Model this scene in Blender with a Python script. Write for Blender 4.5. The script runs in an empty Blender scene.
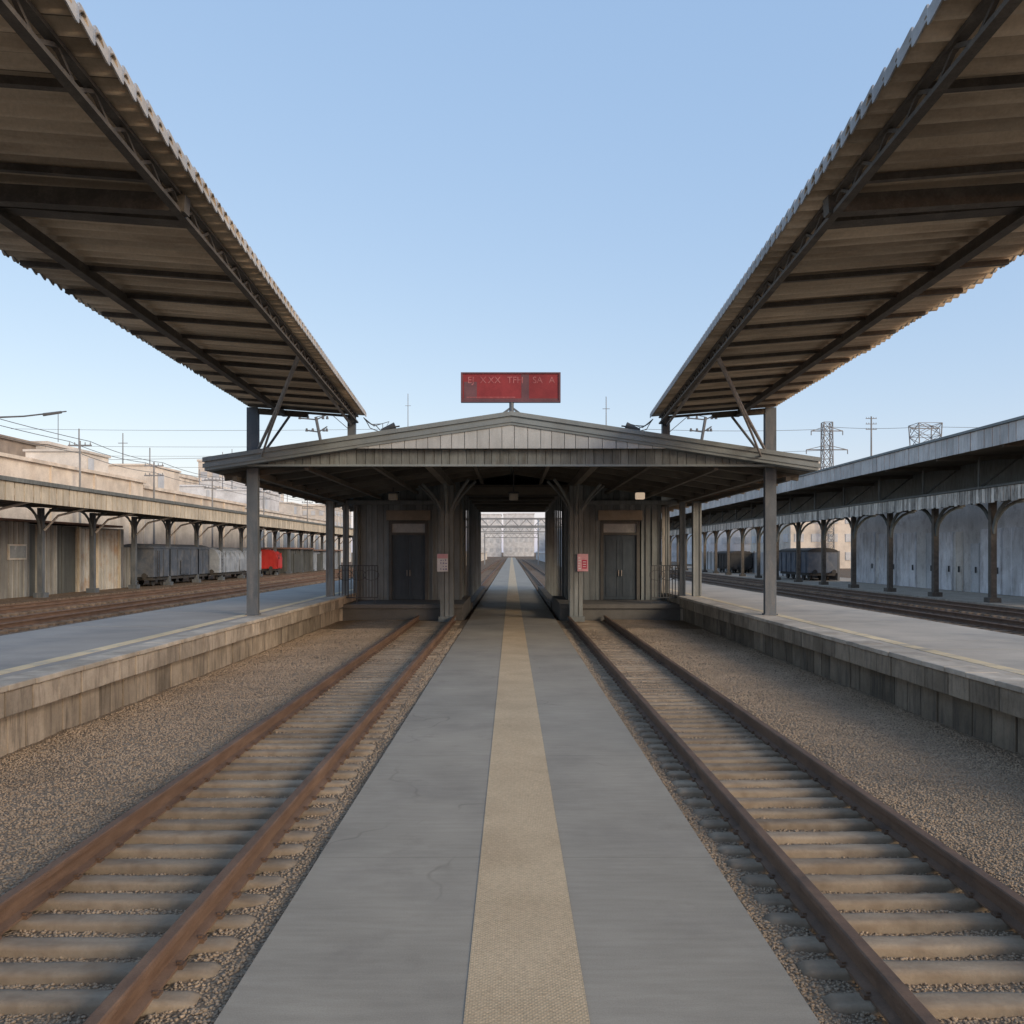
import bpy, math, random
import numpy as np
from mathutils import Vector, Matrix
random.seed(7); rng = np.random.default_rng(7)
S = bpy.context.scene
COL = S.collection
R = math.radians
PI = math.pi

# ------------------------------------------------------------------ helpers
class MB:
    """collects shapes (world coordinates) and links them as ONE mesh object"""
    def __init__(s): s.v = []; s.f = []; s.t = []
    def add(s, vs, fs, tint=None):
        n = len(s.v); s.v += [tuple(v) for v in vs]
        t = random.random() if tint is None else tint
        for f in fs: s.f.append(tuple(i+n for i in f)); s.t.append(t)
        return s
    def box(s, x0, x1, y0, y1, z0, z1, tint=None):
        if x0 > x1: x0, x1 = x1, x0
        if y0 > y1: y0, y1 = y1, y0
        if z0 > z1: z0, z1 = z1, z0
        return s.add([(x0,y0,z0),(x1,y0,z0),(x1,y1,z0),(x0,y1,z0),(x0,y0,z1),(x1,y0,z1),(x1,y1,z1),(x0,y1,z1)],
              [(0,3,2,1),(4,5,6,7),(0,1,5,4),(1,2,6,5),(2,3,7,6),(3,0,4,7)], tint)
    def bar(s, a, b, w, h, tint=None, up=(0,0,1)):
        a = Vector(a); b = Vector(b); d = (b-a).normalized(); up = Vector(up)
        if abs(d.dot(up)) > .98: up = Vector((0,1,0))
        r = d.cross(up).normalized(); u = r.cross(d).normalized()
        vs = [p + r*sx*w/2 + u*sz*h/2 for p in (a, b) for sx, sz in ((-1,-1),(1,-1),(1,1),(-1,1))]
        return s.add(vs, [(3,2,1,0),(4,5,6,7),(0,1,5,4),(1,2,6,5),(2,3,7,6),(3,0,4,7)], tint)
    def tube(s, pts, rad, n=8, tint=None):
        pts = [Vector(p) for p in pts]; vs = []; fs = []
        for i, p in enumerate(pts):
            d = (pts[min(i+1, len(pts)-1)] - pts[max(i-1, 0)]).normalized()
            up = Vector((0,0,1)) if abs(d.z) < .95 else Vector((0,1,0))
            r = d.cross(up).normalized(); u = r.cross(d)
            rr = rad[i] if isinstance(rad, (list, tuple)) else rad
            vs += [p + r*math.cos(2*PI*k/n)*rr + u*math.sin(2*PI*k/n)*rr for k in range(n)]
        for i in range(len(pts)-1):
            for k in range(n): fs.append((i*n+k, i*n+(k+1) % n, (i+1)*n+(k+1) % n, (i+1)*n+k))
        fs.append(tuple(range(n-1, -1, -1))); fs.append(tuple(range((len(pts)-1)*n, len(pts)*n)))
        return s.add(vs, fs, tint)
    def extrude_y(s, prof, y0, y1, tint=None):
        """closed profile of (x, z), counter-clockwise seen from -y"""
        n = len(prof); vs = [(x, y0, z) for x, z in prof] + [(x, y1, z) for x, z in prof]
        fs = [(i, (i+1) % n, n+(i+1) % n, n+i) for i in range(n)]
        fs += [tuple(range(n-1, -1, -1)), tuple(range(n, 2*n))]
        return s.add(vs, fs, tint)
    def build(s, name, mat, parent=None, origin=None, bevel=0, smooth=False):
        o0 = Vector(parent['_o']) if parent is not None and '_o' in parent else Vector(origin or (0,0,0))
        me = bpy.data.meshes.new(name)
        me.from_pydata([(v[0]-o0[0], v[1]-o0[1], v[2]-o0[2]) for v in s.v], [], s.f)
        at = me.attributes.new('tint', 'FLOAT', 'FACE'); at.data.foreach_set('value', s.t)
        me.materials.append(mat); me.update()
        if smooth: me.shade_smooth()
        o = bpy.data.objects.new(name, me); COL.objects.link(o)
        o['_o'] = tuple(o0)
        if parent is not None: o.parent = parent
        else: o.location = o0
        if bevel:
            m = o.modifiers.new('Bevel', 'BEVEL'); m.width = bevel; m.segments = 2; m.limit_method = 'ANGLE'; m.angle_limit = R(40)
        return o

def tag(o, label=None, cat=None, group=None, kind=None):
    if label: o['label'] = label
    if cat: o['category'] = cat
    if group: o['group'] = group
    if kind: o['kind'] = kind
    return o
def thing(name, label, cat, loc=(0,0,0), group=None):
    o = bpy.data.objects.new(name, None); COL.objects.link(o); o.location = loc; o['_o'] = tuple(loc)
    o.empty_display_size = .3
    return tag(o, label, cat, group)
def copy_tree(o, parent=None):
    c = o.copy(); COL.objects.link(c); c.parent = parent
    for ch in list(o.children): copy_tree(ch, c)
    return c

# ------------------------------------------------------------------ materials
def nd(nt, typ, **kw):
    n = nt.nodes.new(typ)
    for k, v in kw.items(): setattr(n, k, v)
    return n
def pos_map(nt, stretch=(1,1,1)):
    g = nd(nt, 'ShaderNodeNewGeometry'); m = nd(nt, 'ShaderNodeVectorMath', operation='MULTIPLY')
    m.inputs[1].default_value = stretch
    nt.links.new(g.outputs['Position'], m.inputs[0]); return m.outputs[0]
def noise(nt, vec, scale, detail=6, rough=.6):
    n = nd(nt, 'ShaderNodeTexNoise'); n.inputs['Scale'].default_value = scale
    n.inputs['Detail'].default_value = detail; n.inputs['Roughness'].default_value = rough
    nt.links.new(vec, n.inputs['Vector']); return n.outputs['Fac']
def mrange(nt, val, a, b, c, d):
    m = nd(nt, 'ShaderNodeMapRange'); nt.links.new(val, m.inputs['Value'])
    for k, v in zip(('From Min','From Max','To Min','To Max'), (a,b,c,d)): m.inputs[k].default_value = v
    return m.outputs['Result']
def mixc(nt, fac, a, b, typ='MIX'):
    m = nd(nt, 'ShaderNodeMix', data_type='RGBA', blend_type=typ)
    if hasattr(fac, 'links'): nt.links.new(fac, m.inputs[0])
    else: m.inputs[0].default_value = fac
    for v, i in ((a, 6), (b, 7)):
        if hasattr(v, 'links'): nt.links.new(v, m.inputs[i])
        else: m.inputs[i].default_value = (*v, 1)
    return m.outputs[2]
def grey(nt, val):
    c = nd(nt, 'ShaderNodeCombineColor')
    for i in range(3): nt.links.new(val, c.inputs[i])
    return c.outputs[0]
def mat(name, c1, c2, scale=3., stretch=(1,1,1), rough=.85, bump=.25, bscale=45., tint=.0, dirt=None, dirt_amt=.5,
        dirt_scale=1.2, dirt_stretch=None, metal=0., big=.25, spec=.3, bdist=.01, emit=0):
    m = bpy.data.materials.new(name); m.use_nodes = True; nt = m.node_tree; L = nt.links
    b = nt.nodes['Principled BSDF']
    v = pos_map(nt, stretch); v1 = pos_map(nt)
    n1 = noise(nt, v, scale); c = mixc(nt, mrange(nt, n1, .3, .7, 0, 1), c1, c2)
    if dirt:
        dv = pos_map(nt, dirt_stretch or (1,1,1)); dn = noise(nt, dv, dirt_scale, 8, .65)
        c = mixc(nt, mrange(nt, dn, .48, .7, 0, dirt_amt), c, dirt)
    if big:
        n2 = noise(nt, v1, .55, 4); c = mixc(nt, 1., c, grey(nt, mrange(nt, n2, .3, .7, 1-big, 1+big*.5)), 'MULTIPLY')
    n3 = noise(nt, v1, bscale, 5, .7)
    c = mixc(nt, 1., c, grey(nt, mrange(nt, n3, .25, .75, .86, 1.12)), 'MULTIPLY')
    if tint:
        a = nd(nt, 'ShaderNodeAttribute', attribute_name='tint')
        c = mixc(nt, 1., c, grey(nt, mrange(nt, a.outputs['Fac'], 0, 1, 1-tint, 1+tint*.6)), 'MULTIPLY')
    L.new(c, b.inputs['Base Color'])
    r = mrange(nt, n1, .2, .8, max(.05, rough-.12), min(1, rough+.1)); L.new(r, b.inputs['Roughness'])
    b.inputs['Metallic'].default_value = metal; b.inputs['Specular IOR Level'].default_value = spec
    if bump:
        bp = nd(nt, 'ShaderNodeBump'); bp.inputs['Strength'].default_value = bump; bp.inputs['Distance'].default_value = bdist
        L.new(n3, bp.inputs['Height']); L.new(bp.outputs[0], b.inputs['Normal'])
    if emit:
        L.new(c, b.inputs['Emission Color']); b.inputs['Emission Strength'].default_value = emit
    return m

def gravel_mat(name, c1, c2, c3, cell=30., bump=.9, dist=.025, line=None):
    m = bpy.data.materials.new(name); m.use_nodes = True; nt = m.node_tree; L = nt.links; b = nt.nodes['Principled BSDF']
    v = pos_map(nt)
    vo = nd(nt, 'ShaderNodeTexVoronoi'); vo.inputs['Scale'].default_value = cell; L.new(v, vo.inputs['Vector'])
    sp = nd(nt, 'ShaderNodeSeparateColor'); L.new(vo.outputs['Color'], sp.inputs[0])
    c = mixc(nt, sp.outputs[0], c1, c2)
    n = noise(nt, v, .8, 7, .65); c = mixc(nt, mrange(nt, n, .4, .68, 0, .75), c, c3)
    dk = mrange(nt, vo.outputs['Distance'], .25, .75, 1.08, .5); c = mixc(nt, 1., c, grey(nt, dk), 'MULTIPLY')
    n2 = noise(nt, v, 4., 5); c = mixc(nt, 1., c, grey(nt, mrange(nt, n2, .3, .7, .82, 1.12)), 'MULTIPLY')
    L.new(c, b.inputs['Base Color']); b.inputs['Roughness'].default_value = .95; b.inputs['Specular IOR Level'].default_value = .15
    inv = mrange(nt, vo.outputs['Distance'], 0, .7, 1, 0)
    bp = nd(nt, 'ShaderNodeBump'); bp.inputs['Strength'].default_value = bump; bp.inputs['Distance'].default_value = dist
    L.new(inv, bp.inputs['Height']); L.new(bp.outputs[0], b.inputs['Normal'])
    return m

M = {}
M['ballast'] = gravel_mat('ballast', (.37,.285,.205), (.49,.39,.29), (.33,.25,.175), 34)
M['ground']  = gravel_mat('brown ground', (.20,.14,.095), (.31,.235,.17), (.17,.115,.075), 9, .5, .05)
M['stone']   = mat('gravel stone', (.37,.285,.205), (.48,.38,.28), 14, tint=.14, bump=0, big=.2, rough=.92, spec=.15)
M['sleeper'] = mat('worn concrete sleeper', (.28,.22,.16), (.385,.315,.235), 3.5, (.6,3,1), .9, .5, 40, tint=.14, dirt=(.17,.12,.08), dirt_amt=.6, dirt_scale=5)
M['old_sleeper'] = mat('weathered timber sleeper', (.13,.09,.06), (.23,.17,.12), 3.5, (.6,3,1), .9, .5, 40, tint=.25)
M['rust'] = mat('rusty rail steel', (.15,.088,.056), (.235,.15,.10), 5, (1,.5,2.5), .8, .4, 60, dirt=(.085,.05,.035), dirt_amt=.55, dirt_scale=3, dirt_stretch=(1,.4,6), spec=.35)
M['rust_shaded'] = mat('shade toned rail steel', (.125,.075,.048), (.19,.12,.08), 5, (1,.5,2.5), .7, .4, 60, dirt=(.05,.04,.035), dirt_amt=.6, dirt_scale=3, spec=.4)  # darker copy of the rail steel, self-shading of the right rails in its colour
M['path'] = mat('brushed grey concrete path', (.315,.283,.232), (.375,.34,.282), 2.2, (1,7,1), .88, .35, 90, dirt=(.20,.18,.16), dirt_amt=.4, dirt_scale=.7, big=.14, bdist=.004)
def path_detail(m):
    nt = m.node_tree; b = nt.nodes['Principled BSDF']; src = b.inputs['Base Color'].links[0].from_socket
    v = pos_map(nt); wb = nd(nt, 'ShaderNodeTexNoise'); wb.inputs['Scale'].default_value = 1.5; nt.links.new(v, wb.inputs['Vector'])
    ad = nd(nt, 'ShaderNodeVectorMath', operation='MULTIPLY_ADD'); nt.links.new(wb.outputs['Color'], ad.inputs[0]); ad.inputs[1].default_value = (.9,.9,0); nt.links.new(v, ad.inputs[2])
    vo = nd(nt, 'ShaderNodeTexVoronoi', feature='DISTANCE_TO_EDGE'); vo.inputs['Scale'].default_value = .33; nt.links.new(ad.outputs[0], vo.inputs['Vector'])
    msk = noise(nt, v, .5, 3); cr = mrange(nt, vo.outputs['Distance'], 0, .006, 1, 0)
    mu = nd(nt, 'ShaderNodeMath', operation='MULTIPLY'); nt.links.new(cr, mu.inputs[0]); nt.links.new(mrange(nt, msk, .5, .6, 0, .45), mu.inputs[1])
    c = mixc(nt, mu.outputs[0], src, (.13,.115,.095))
    sp = nd(nt, 'ShaderNodeSeparateXYZ'); nt.links.new(v, sp.inputs[0])
    md = nd(nt, 'ShaderNodeMath', operation='PINGPONG'); nt.links.new(sp.outputs[1], md.inputs[0]); md.inputs[1].default_value = 1.9
    c = mixc(nt, mrange(nt, md.outputs[0], .004, .012, .35, 0), c, (.14,.125,.10))
    st = noise(nt, v, 1.7, 7, .7); c = mixc(nt, mrange(nt, st, .58, .74, 0, .4), c, (.20,.175,.145))
    sp2 = noise(nt, v, 160, 3, .8); c = mixc(nt, 1., c, grey(nt, mrange(nt, sp2, .3, .7, .9, 1.1)), 'MULTIPLY')
    nt.links.new(c, b.inputs['Base Color'])
path_detail(M['path'])
M['deck_left'] = mat('shade toned platform paving', (.305,.278,.245), (.36,.33,.293), 2., (.6,10,1), .8, .3, 60, dirt=(.19,.19,.19), dirt_amt=.5, dirt_scale=.6, big=.15, bdist=.005)  # darker than the right deck: shade on the left side put into the colour
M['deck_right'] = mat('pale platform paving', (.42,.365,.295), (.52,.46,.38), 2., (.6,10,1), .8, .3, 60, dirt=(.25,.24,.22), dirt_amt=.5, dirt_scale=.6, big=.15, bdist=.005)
M['line'] = mat('faded yellow line', (.66,.52,.31), (.76,.62,.40), 4, (1,1,1), .8, .3, 60, dirt=(.36,.34,.30), dirt_amt=.85, dirt_scale=2.5)
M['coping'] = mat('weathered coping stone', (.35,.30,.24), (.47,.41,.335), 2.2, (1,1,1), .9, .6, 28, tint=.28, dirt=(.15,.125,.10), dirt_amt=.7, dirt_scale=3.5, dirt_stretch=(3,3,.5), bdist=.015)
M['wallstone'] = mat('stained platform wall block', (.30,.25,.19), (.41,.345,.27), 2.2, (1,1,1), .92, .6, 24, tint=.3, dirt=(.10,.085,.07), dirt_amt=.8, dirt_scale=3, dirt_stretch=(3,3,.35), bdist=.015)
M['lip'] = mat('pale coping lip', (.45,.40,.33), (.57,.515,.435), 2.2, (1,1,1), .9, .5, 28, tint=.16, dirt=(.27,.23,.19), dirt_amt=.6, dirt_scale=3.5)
M['coping_shaded'] = mat('shade toned coping stone', (.24,.20,.15), (.34,.29,.225), 2.2, (1,1,1), .9, .6, 28, tint=.28, dirt=(.10,.09,.08), dirt_amt=.7, dirt_scale=3.5, dirt_stretch=(3,3,.5), bdist=.015)  # coping for the side away from the sun, its shade mixed into the colour
M['wallstone_shaded'] = mat('shade toned platform wall block', (.165,.135,.10), (.24,.20,.15), 2.2, (1,1,1), .92, .6, 24, tint=.3, dirt=(.07,.065,.06), dirt_amt=.8, dirt_scale=3, dirt_stretch=(3,3,.35), bdist=.015)  # wall blocks facing away from the sun, painted darker as if shaded
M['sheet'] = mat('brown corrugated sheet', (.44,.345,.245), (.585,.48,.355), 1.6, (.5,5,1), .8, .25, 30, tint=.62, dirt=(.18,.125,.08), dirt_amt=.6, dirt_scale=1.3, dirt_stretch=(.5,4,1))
M['sheet_edge'] = mat('pale sheet edge', (.34,.35,.36), (.47,.48,.49), 3, (1,1,1), .6, .2, 30, tint=.15, dirt=(.2,.17,.14), dirt_amt=.6, dirt_scale=3)
M['beam'] = mat('dark canopy steel', (.07,.06,.05), (.125,.11,.092), 4, (1,1,1), .75, .4, 40, dirt=(.2,.17,.14), dirt_amt=.5, dirt_scale=5)
M['beam_light'] = mat('bare canopy strut', (.22,.205,.19), (.33,.31,.29), 4, (1,1,1), .65, .3, 40, dirt=(.13,.10,.08), dirt_amt=.7, dirt_scale=5)
M['post'] = mat('grey painted post', (.085,.10,.115), (.13,.148,.165), 3, (1,1,.4), .65, .3, 40, dirt=(.21,.205,.20), dirt_amt=.6, dirt_scale=3, dirt_stretch=(2,2,.4))
M['roof_metal'] = mat('grey roof trim', (.18,.208,.213), (.24,.268,.273), 2, (1,1,1), .65, .2, 30, dirt=(.12,.12,.11), dirt_amt=.5, dirt_scale=2, tint=.1)
M['gable'] = mat('pale grey gable boards', (.37,.385,.38), (.44,.455,.45), 2.5, (3,3,.6), .75, .3, 30, tint=.07, dirt=(.27,.275,.265), dirt_amt=.4, dirt_scale=2.5, dirt_stretch=(3,3,.5))
M['board'] = mat('stained fascia boards', (.13,.142,.135), (.19,.203,.195), 2.5, (3,3,.6), .8, .3, 30, tint=.22, dirt=(.08,.075,.06), dirt_amt=.7, dirt_scale=3, dirt_stretch=(3,3,.5))
M['soffit'] = mat('dark soffit boards', (.12,.108,.09), (.18,.165,.14), 2.5, (.6,5,1), .85, .3, 30, tint=.3)
M['bwall'] = mat('grey ribbed station wall', (.185,.212,.22), (.255,.285,.29), 2, (4,4,.5), .8, .2, 30, tint=.3, dirt=(.13,.135,.135), dirt_amt=.5, dirt_scale=2, dirt_stretch=(3,3,.5))
M['plinth'] = mat('dark concrete plinth', (.11,.105,.098), (.16,.155,.145), 2, (1,1,1), .9, .4, 30, dirt=(.1,.09,.08), dirt_amt=.6, dirt_scale=2)
M['door'] = mat('blue grey door paint', (.036,.052,.070), (.06,.08,.10), 2.5, (3,3,.7), .55, .15, 30, dirt=(.085,.10,.115), dirt_amt=.3, dirt_scale=2)
M['frame'] = mat('dark door frame', (.07,.07,.068), (.10,.10,.095), 3, (1,1,1), .6, .2, 30)
M['tan'] = mat('tan lintel panel', (.25,.22,.175), (.31,.275,.22), 3, (1,1,1), .75, .15, 30)
M['glass'] = mat('dusty transom glass', (.22,.235,.235), (.32,.33,.32), 1.5, (1,1,1), .25, 0, 20, spec=.5)
M['column'] = mat('grey timber column', (.18,.198,.20), (.255,.275,.275), 3, (5,5,.5), .8, .35, 40, tint=.2, dirt=(.12,.12,.11), dirt_amt=.5, dirt_scale=2, dirt_stretch=(3,3,.5))
M['iron'] = mat('black railing iron', (.05,.055,.06), (.09,.095,.10), 5, (1,1,1), .6, .2, 50)
M['red'] = mat('faded red sign panel', (.21,.025,.031), (.28,.04,.045), 3, (1,1,1), .6, .1, 30, dirt=(.21,.03,.035), dirt_amt=.6, dirt_scale=2.5)
M['red_dark'] = mat('dark maroon sign frame', (.11,.05,.06), (.16,.075,.085), 3, (1,1,1), .6, .1, 30)
M['letters'] = mat('washed out sign lettering', (.31,.065,.072), (.47,.19,.19), 16, (1,1,1), .7, 0, 30)
M['white'] = mat('notice white', (.74,.74,.78), (.82,.82,.84), 3, (1,1,1), .6, 0, 30)
M['pink'] = mat('notice pink', (.70,.36,.42), (.80,.48,.53), 5, (1,1,1), .6, 0, 30)
M['notice_blue'] = mat('notice blue marks', (.15,.15,.36), (.22,.22,.44), 3, (1,1,1), .6, 0, 30)
M['notice_red'] = mat('notice red marks', (.50,.05,.11), (.60,.08,.14), 3, (1,1,1), .6, 0, 30)
M['lamp'] = mat('warm lamp lens', (.8,.62,.45), (.9,.7,.5), 3, (1,1,1), .5, 0, 30, emit=.5, big=0)
M['lamp_off'] = mat('unlit lamp lens', (.42,.40,.34), (.5,.48,.42), 3, (1,1,1), .4, 0, 30)
M['valance_cream'] = mat('cream valance boards', (.54,.47,.36), (.66,.59,.47), 2.5, (3,3,.6), .8, .2, 20, tint=.16, dirt=(.3,.26,.2), dirt_amt=.6, dirt_scale=2, dirt_stretch=(3,3,.4))
M['valance_grey'] = mat('grey upper fascia boards', (.52,.51,.49), (.62,.61,.59), 2.5, (3,3,.6), .75, .2, 20, tint=.14, dirt=(.25,.25,.24), dirt_amt=.4, dirt_scale=2, dirt_stretch=(3,3,.4))
M['valance_white'] = mat('chipped white valance boards', (.62,.59,.53), (.74,.71,.65), 2.5, (3,3,.6), .8, .2, 20, tint=.55, dirt=(.12,.11,.10), dirt_amt=.9, dirt_scale=2.4, dirt_stretch=(3,3,.6))
M['concrete_warm'] = mat('warm rendered concrete', (.62,.55,.46), (.72,.65,.56), .5, (1,1,1), .9, .2, 8, dirt=(.46,.38,.30), dirt_amt=.6, dirt_scale=.5, dirt_stretch=(1,1,.5), tint=.12)
M['concrete_pale'] = mat('pale rendered concrete', (.64,.60,.54), (.74,.70,.64), .5, (1,1,1), .9, .2, 8, dirt=(.55,.5,.43), dirt_amt=.5, dirt_scale=.5, tint=.12)
M['concrete_cool'] = mat('cool pale concrete', (.62,.64,.66), (.72,.74,.76), .5, (1,1,1), .9, .2, 8, dirt=(.55,.55,.55), dirt_amt=.5, dirt_scale=.4, tint=.12)  # paled and cooled so distant blocks carry haze in their colour
M['brown_wall'] = mat('brown stained wall', (.22,.18,.15), (.32,.27,.22), .8, (1,1,.5), .9, .2, 8, dirt=(.40,.33,.25), dirt_amt=.5, dirt_scale=.6)
M['window'] = mat('distant window glass', (.22,.26,.30), (.32,.36,.40), .6, (1,1,1), .35, 0, 8, spec=.5)
M['far_warm'] = mat('haze paled distant render', (.66,.60,.52), (.75,.69,.61), .5, (1,1,1), .9, .1, 8, tint=.08)  # pale tone stands in for haze over the far walls
M['far_window'] = mat('hazy far window', (.48,.51,.54), (.56,.59,.62), .6, (1,1,1), .4, 0, 8)  # glass colour lightened to imitate haze at distance
M['shed_grey'] = mat('grey corrugated shed panel', (.24,.24,.225), (.33,.325,.30), 1.5, (4,4,.4), .75, .2, 15, tint=.35, dirt=(.16,.14,.12), dirt_amt=.6, dirt_scale=1.2, dirt_stretch=(3,3,.4))
M['shed_dark'] = mat('dark shed panel', (.07,.075,.07), (.12,.125,.12), 1.5, (4,4,.4), .75, .2, 15, tint=.3)
M['shed_pale'] = mat('pale shed panel with rust', (.50,.48,.43), (.58,.56,.51), 1.5, (3,3,.5), .75, .2, 15, tint=.2, dirt=(.42,.27,.16), dirt_amt=.85, dirt_scale=.9)
M['blue_white'] = mat('pale blue white door panel', (.76,.78,.82), (.86,.87,.89), 1.2, (3,3,.5), .75, .15, 15, tint=.16, dirt=(.36,.34,.33), dirt_amt=.7, dirt_scale=1.0, dirt_stretch=(2,2,.6))
M['ware_wall'] = mat('grey warehouse wall', (.66,.65,.63), (.76,.75,.73), 1.2, (2,2,.5), .85, .2, 12, tint=.2, dirt=(.24,.22,.21), dirt_amt=.7, dirt_scale=1.1)
M['wagon_blue'] = mat('dull slate blue wagon side', (.065,.085,.115), (.11,.13,.165), 1.5, (2,2,.6), .7, .2, 15, tint=.25, dirt=(.22,.22,.22), dirt_amt=.6, dirt_scale=1.2)
M['wagon_grey'] = mat('grey blue wagon cover', (.26,.30,.35), (.36,.40,.45), 1.5, (2,2,.6), .7, .2, 15, tint=.25, dirt=(.15,.17,.2), dirt_amt=.6, dirt_scale=1.2)
M['wagon_red'] = mat('bright red wagon end', (.50,.03,.028), (.60,.06,.05), 1.5, (2,2,.6), .55, .1, 15, tint=.2)
M['underframe'] = mat('black underframe', (.04,.04,.04), (.07,.065,.06), 3, (1,1,1), .8, .2, 20)
M['fence_pale'] = mat('pale fence panel', (.52,.54,.56), (.63,.65,.67), 1.2, (2,2,.5), .8, .1, 15, tint=.22)
M['wire'] = mat('overhead wire', (.10,.105,.11), (.15,.155,.16), 1, (1,1,1), .6, 0, 20)
M['pylon'] = mat('grey lattice steel', (.20,.21,.22), (.28,.29,.30), 1, (1,1,1), .7, 0, 20)
M['red_roof'] = mat('rusty shed roof', (.23,.15,.12), (.32,.22,.18), 1, (1,1,1), .8, .1, 10)

def tactile_mat():
    m = bpy.data.materials.new('tan tactile paving'); m.use_nodes = True; nt = m.node_tree; L = nt.links; b = nt.nodes['Principled BSDF']
    v = pos_map(nt); n = noise(nt, v, 1.1, 7, .65); c = mixc(nt, mrange(nt, n, .35, .65, 0, 1), (.57,.43,.275), (.69,.535,.35))
    n4 = noise(nt, pos_map(nt, (20,60,1)), 1., 4, .7); c = mixc(nt, 1., c, grey(nt, mrange(nt, n4, .3, .7, .78, 1.15)), 'MULTIPLY')
    # small raised studs
    sp = nd(nt, 'ShaderNodeSeparateXYZ'); L.new(v, sp.inputs[0])
    def sn(o, k):
        a = nd(nt, 'ShaderNodeMath', operation='MULTIPLY'); L.new(o, a.inputs[0]); a.inputs[1].default_value = k
        s_ = nd(nt, 'ShaderNodeMath', operation='SINE'); L.new(a.outputs[0], s_.inputs[0]); return s_.outputs[0]
    mu = nd(nt, 'ShaderNodeMath', operation='MULTIPLY'); L.new(sn(sp.outputs[0], 2*PI/.032), mu.inputs[0]); L.new(sn(sp.outputs[1], 2*PI/.036), mu.inputs[1])
    h = mrange(nt, mu.outputs[0], 0, .7, 0, 1)
    c = mixc(nt, 1., c, grey(nt, mrange(nt, h, 0, 1, .88, 1.06)), 'MULTIPLY')
    L.new(c, b.inputs['Base Color']); b.inputs['Roughness'].default_value = .85; b.inputs['Specular IOR Level'].default_value = .25
    wob = noise(nt, pos_map(nt, (1,1,1)), 55, 3, .7); c = mixc(nt, 1., c, grey(nt, mrange(nt, wob, .3, .7, .84, 1.1)), 'MULTIPLY'); L.new(c, b.inputs['Base Color'])
    ad = nd(nt, 'ShaderNodeMath', operation='ADD'); L.new(h, ad.inputs[0]); L.new(noise(nt, v, 90, 4, .7), ad.inputs[1])
    bp = nd(nt, 'ShaderNodeBump'); bp.inputs['Strength'].default_value = .6; bp.inputs['Distance'].default_value = .006
    L.new(ad.outputs[0], bp.inputs['Height']); L.new(bp.outputs[0], b.inputs['Normal'])
    return m
M['tactile'] = tactile_mat()

# ------------------------------------------------------------------ camera, sun, sky
F = 910.0; EYE = 2.65
cam = bpy.data.cameras.new('camera'); co = bpy.data.objects.new('camera', cam); COL.objects.link(co)
co.location = (0, 0, EYE); co.rotation_euler = (PI/2, 0, 0)
cam.sensor_width = 36; cam.lens = 36*F/1024; cam.shift_y = 40/1024; cam.shift_x = .5/1024; cam.clip_end = 6000
S.camera = co
SUN_EL = R(22); SD = Vector((.72, -.69, 0)).normalized()
sd = Vector((SD.x*math.cos(SUN_EL), SD.y*math.cos(SUN_EL), math.sin(SUN_EL)))
sun = bpy.data.lights.new('sun', 'SUN'); sun.energy = 2.0; sun.angle = R(22); sun.color = (1, .87, .66)
so = bpy.data.objects.new('sun', sun); COL.objects.link(so); so.rotation_euler = sd.to_track_quat('Z', 'Y').to_euler()
w = bpy.data.worlds.new('World'); S.world = w; w.use_nodes = True; nt = w.node_tree
sky = nd(nt, 'ShaderNodeTexSky', sky_type='NISHITA'); sky.sun_disc = False
sky.sun_elevation = SUN_EL; sky.sun_rotation = math.atan2(SD.x, SD.y) % (2*PI)
sky.air_density = 1.0; sky.dust_density = 1.0; sky.ozone_density = 4.0
bg = nt.nodes['Background']; # thin bright haze over the blue: sky colour scaled and lifted
ml = nd(nt, 'ShaderNodeVectorMath', operation='MULTIPLY_ADD'); nt.links.new(sky.outputs[0], ml.inputs[0])
ml.inputs[1].default_value = (1.9, 1.12, .57); ml.inputs[2].default_value = (2.05, 3.6, 6.3)
nt.links.new(ml.outputs[0], bg.inputs['Color']); bg.inputs['Strength'].default_value = .10
S.view_settings.view_transform = 'Standard'; S.view_settings.look = 'None'; S.view_settings.exposure = 0
S.cycles.max_bounces = 6; S.cycles.use_denoising = True

# ------------------------------------------------------------------ ground, beds, path
def sheet(x0, x1, y0, y1, z, nx=1, ny=1, fz=None):
    m = MB(); xs = np.linspace(x0, x1, nx+1); ys = np.linspace(y0, y1, ny+1)
    vs = [(x, y, fz(x, y) if fz else z) for y in ys for x in xs]
    fs = [(j*(nx+1)+i, j*(nx+1)+i+1, (j+1)*(nx+1)+i+1, (j+1)*(nx+1)+i) for j in range(ny) for i in range(nx)]
    return m.add(vs, fs, .5)
tag(sheet(-2500, 2500, -300, 5000, -.06).build('ground', M['ground']), kind='structure')

from mathutils import noise as mn
def smooth(a, b, x):
    t = min(1, max(0, (x-a)/(b-a))); return t*t*(3-2*t)
RAIL_IN = 2.15; RAIL_OUT = 3.53; SLEEP_TOP = .06
def bed_z(x, y):
    ax = abs(x)
    mid = -.012 + .055*smooth(8, 19, y)
    inner = .012 + .03*smooth(9, 22, y) + .03*smooth(1.95, 1.7, ax)
    outer = .075
    if ax < RAIL_IN: z = inner + (mid-inner)*smooth(RAIL_IN-.15, RAIL_IN, ax)
    else: z = mid + (outer-mid)*smooth(RAIL_OUT-.05, RAIL_OUT+.3, ax)
    z -= .03*smooth(5, 6.1, ax)
    return z + .022*mn.noise((x*1.3, y*1.3, 0)) + .012*mn.noise((x*5, y*5, 3))
for sgn in (-1, 1):
    xs = sorted((sgn*1.55, sgn*6.6))
    o = sheet(xs[0], xs[1], -4, 34.62, 0, 56, 460, bed_z).build('ballast_bed', M['ballast'], smooth=True); tag(o, kind='structure')

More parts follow.
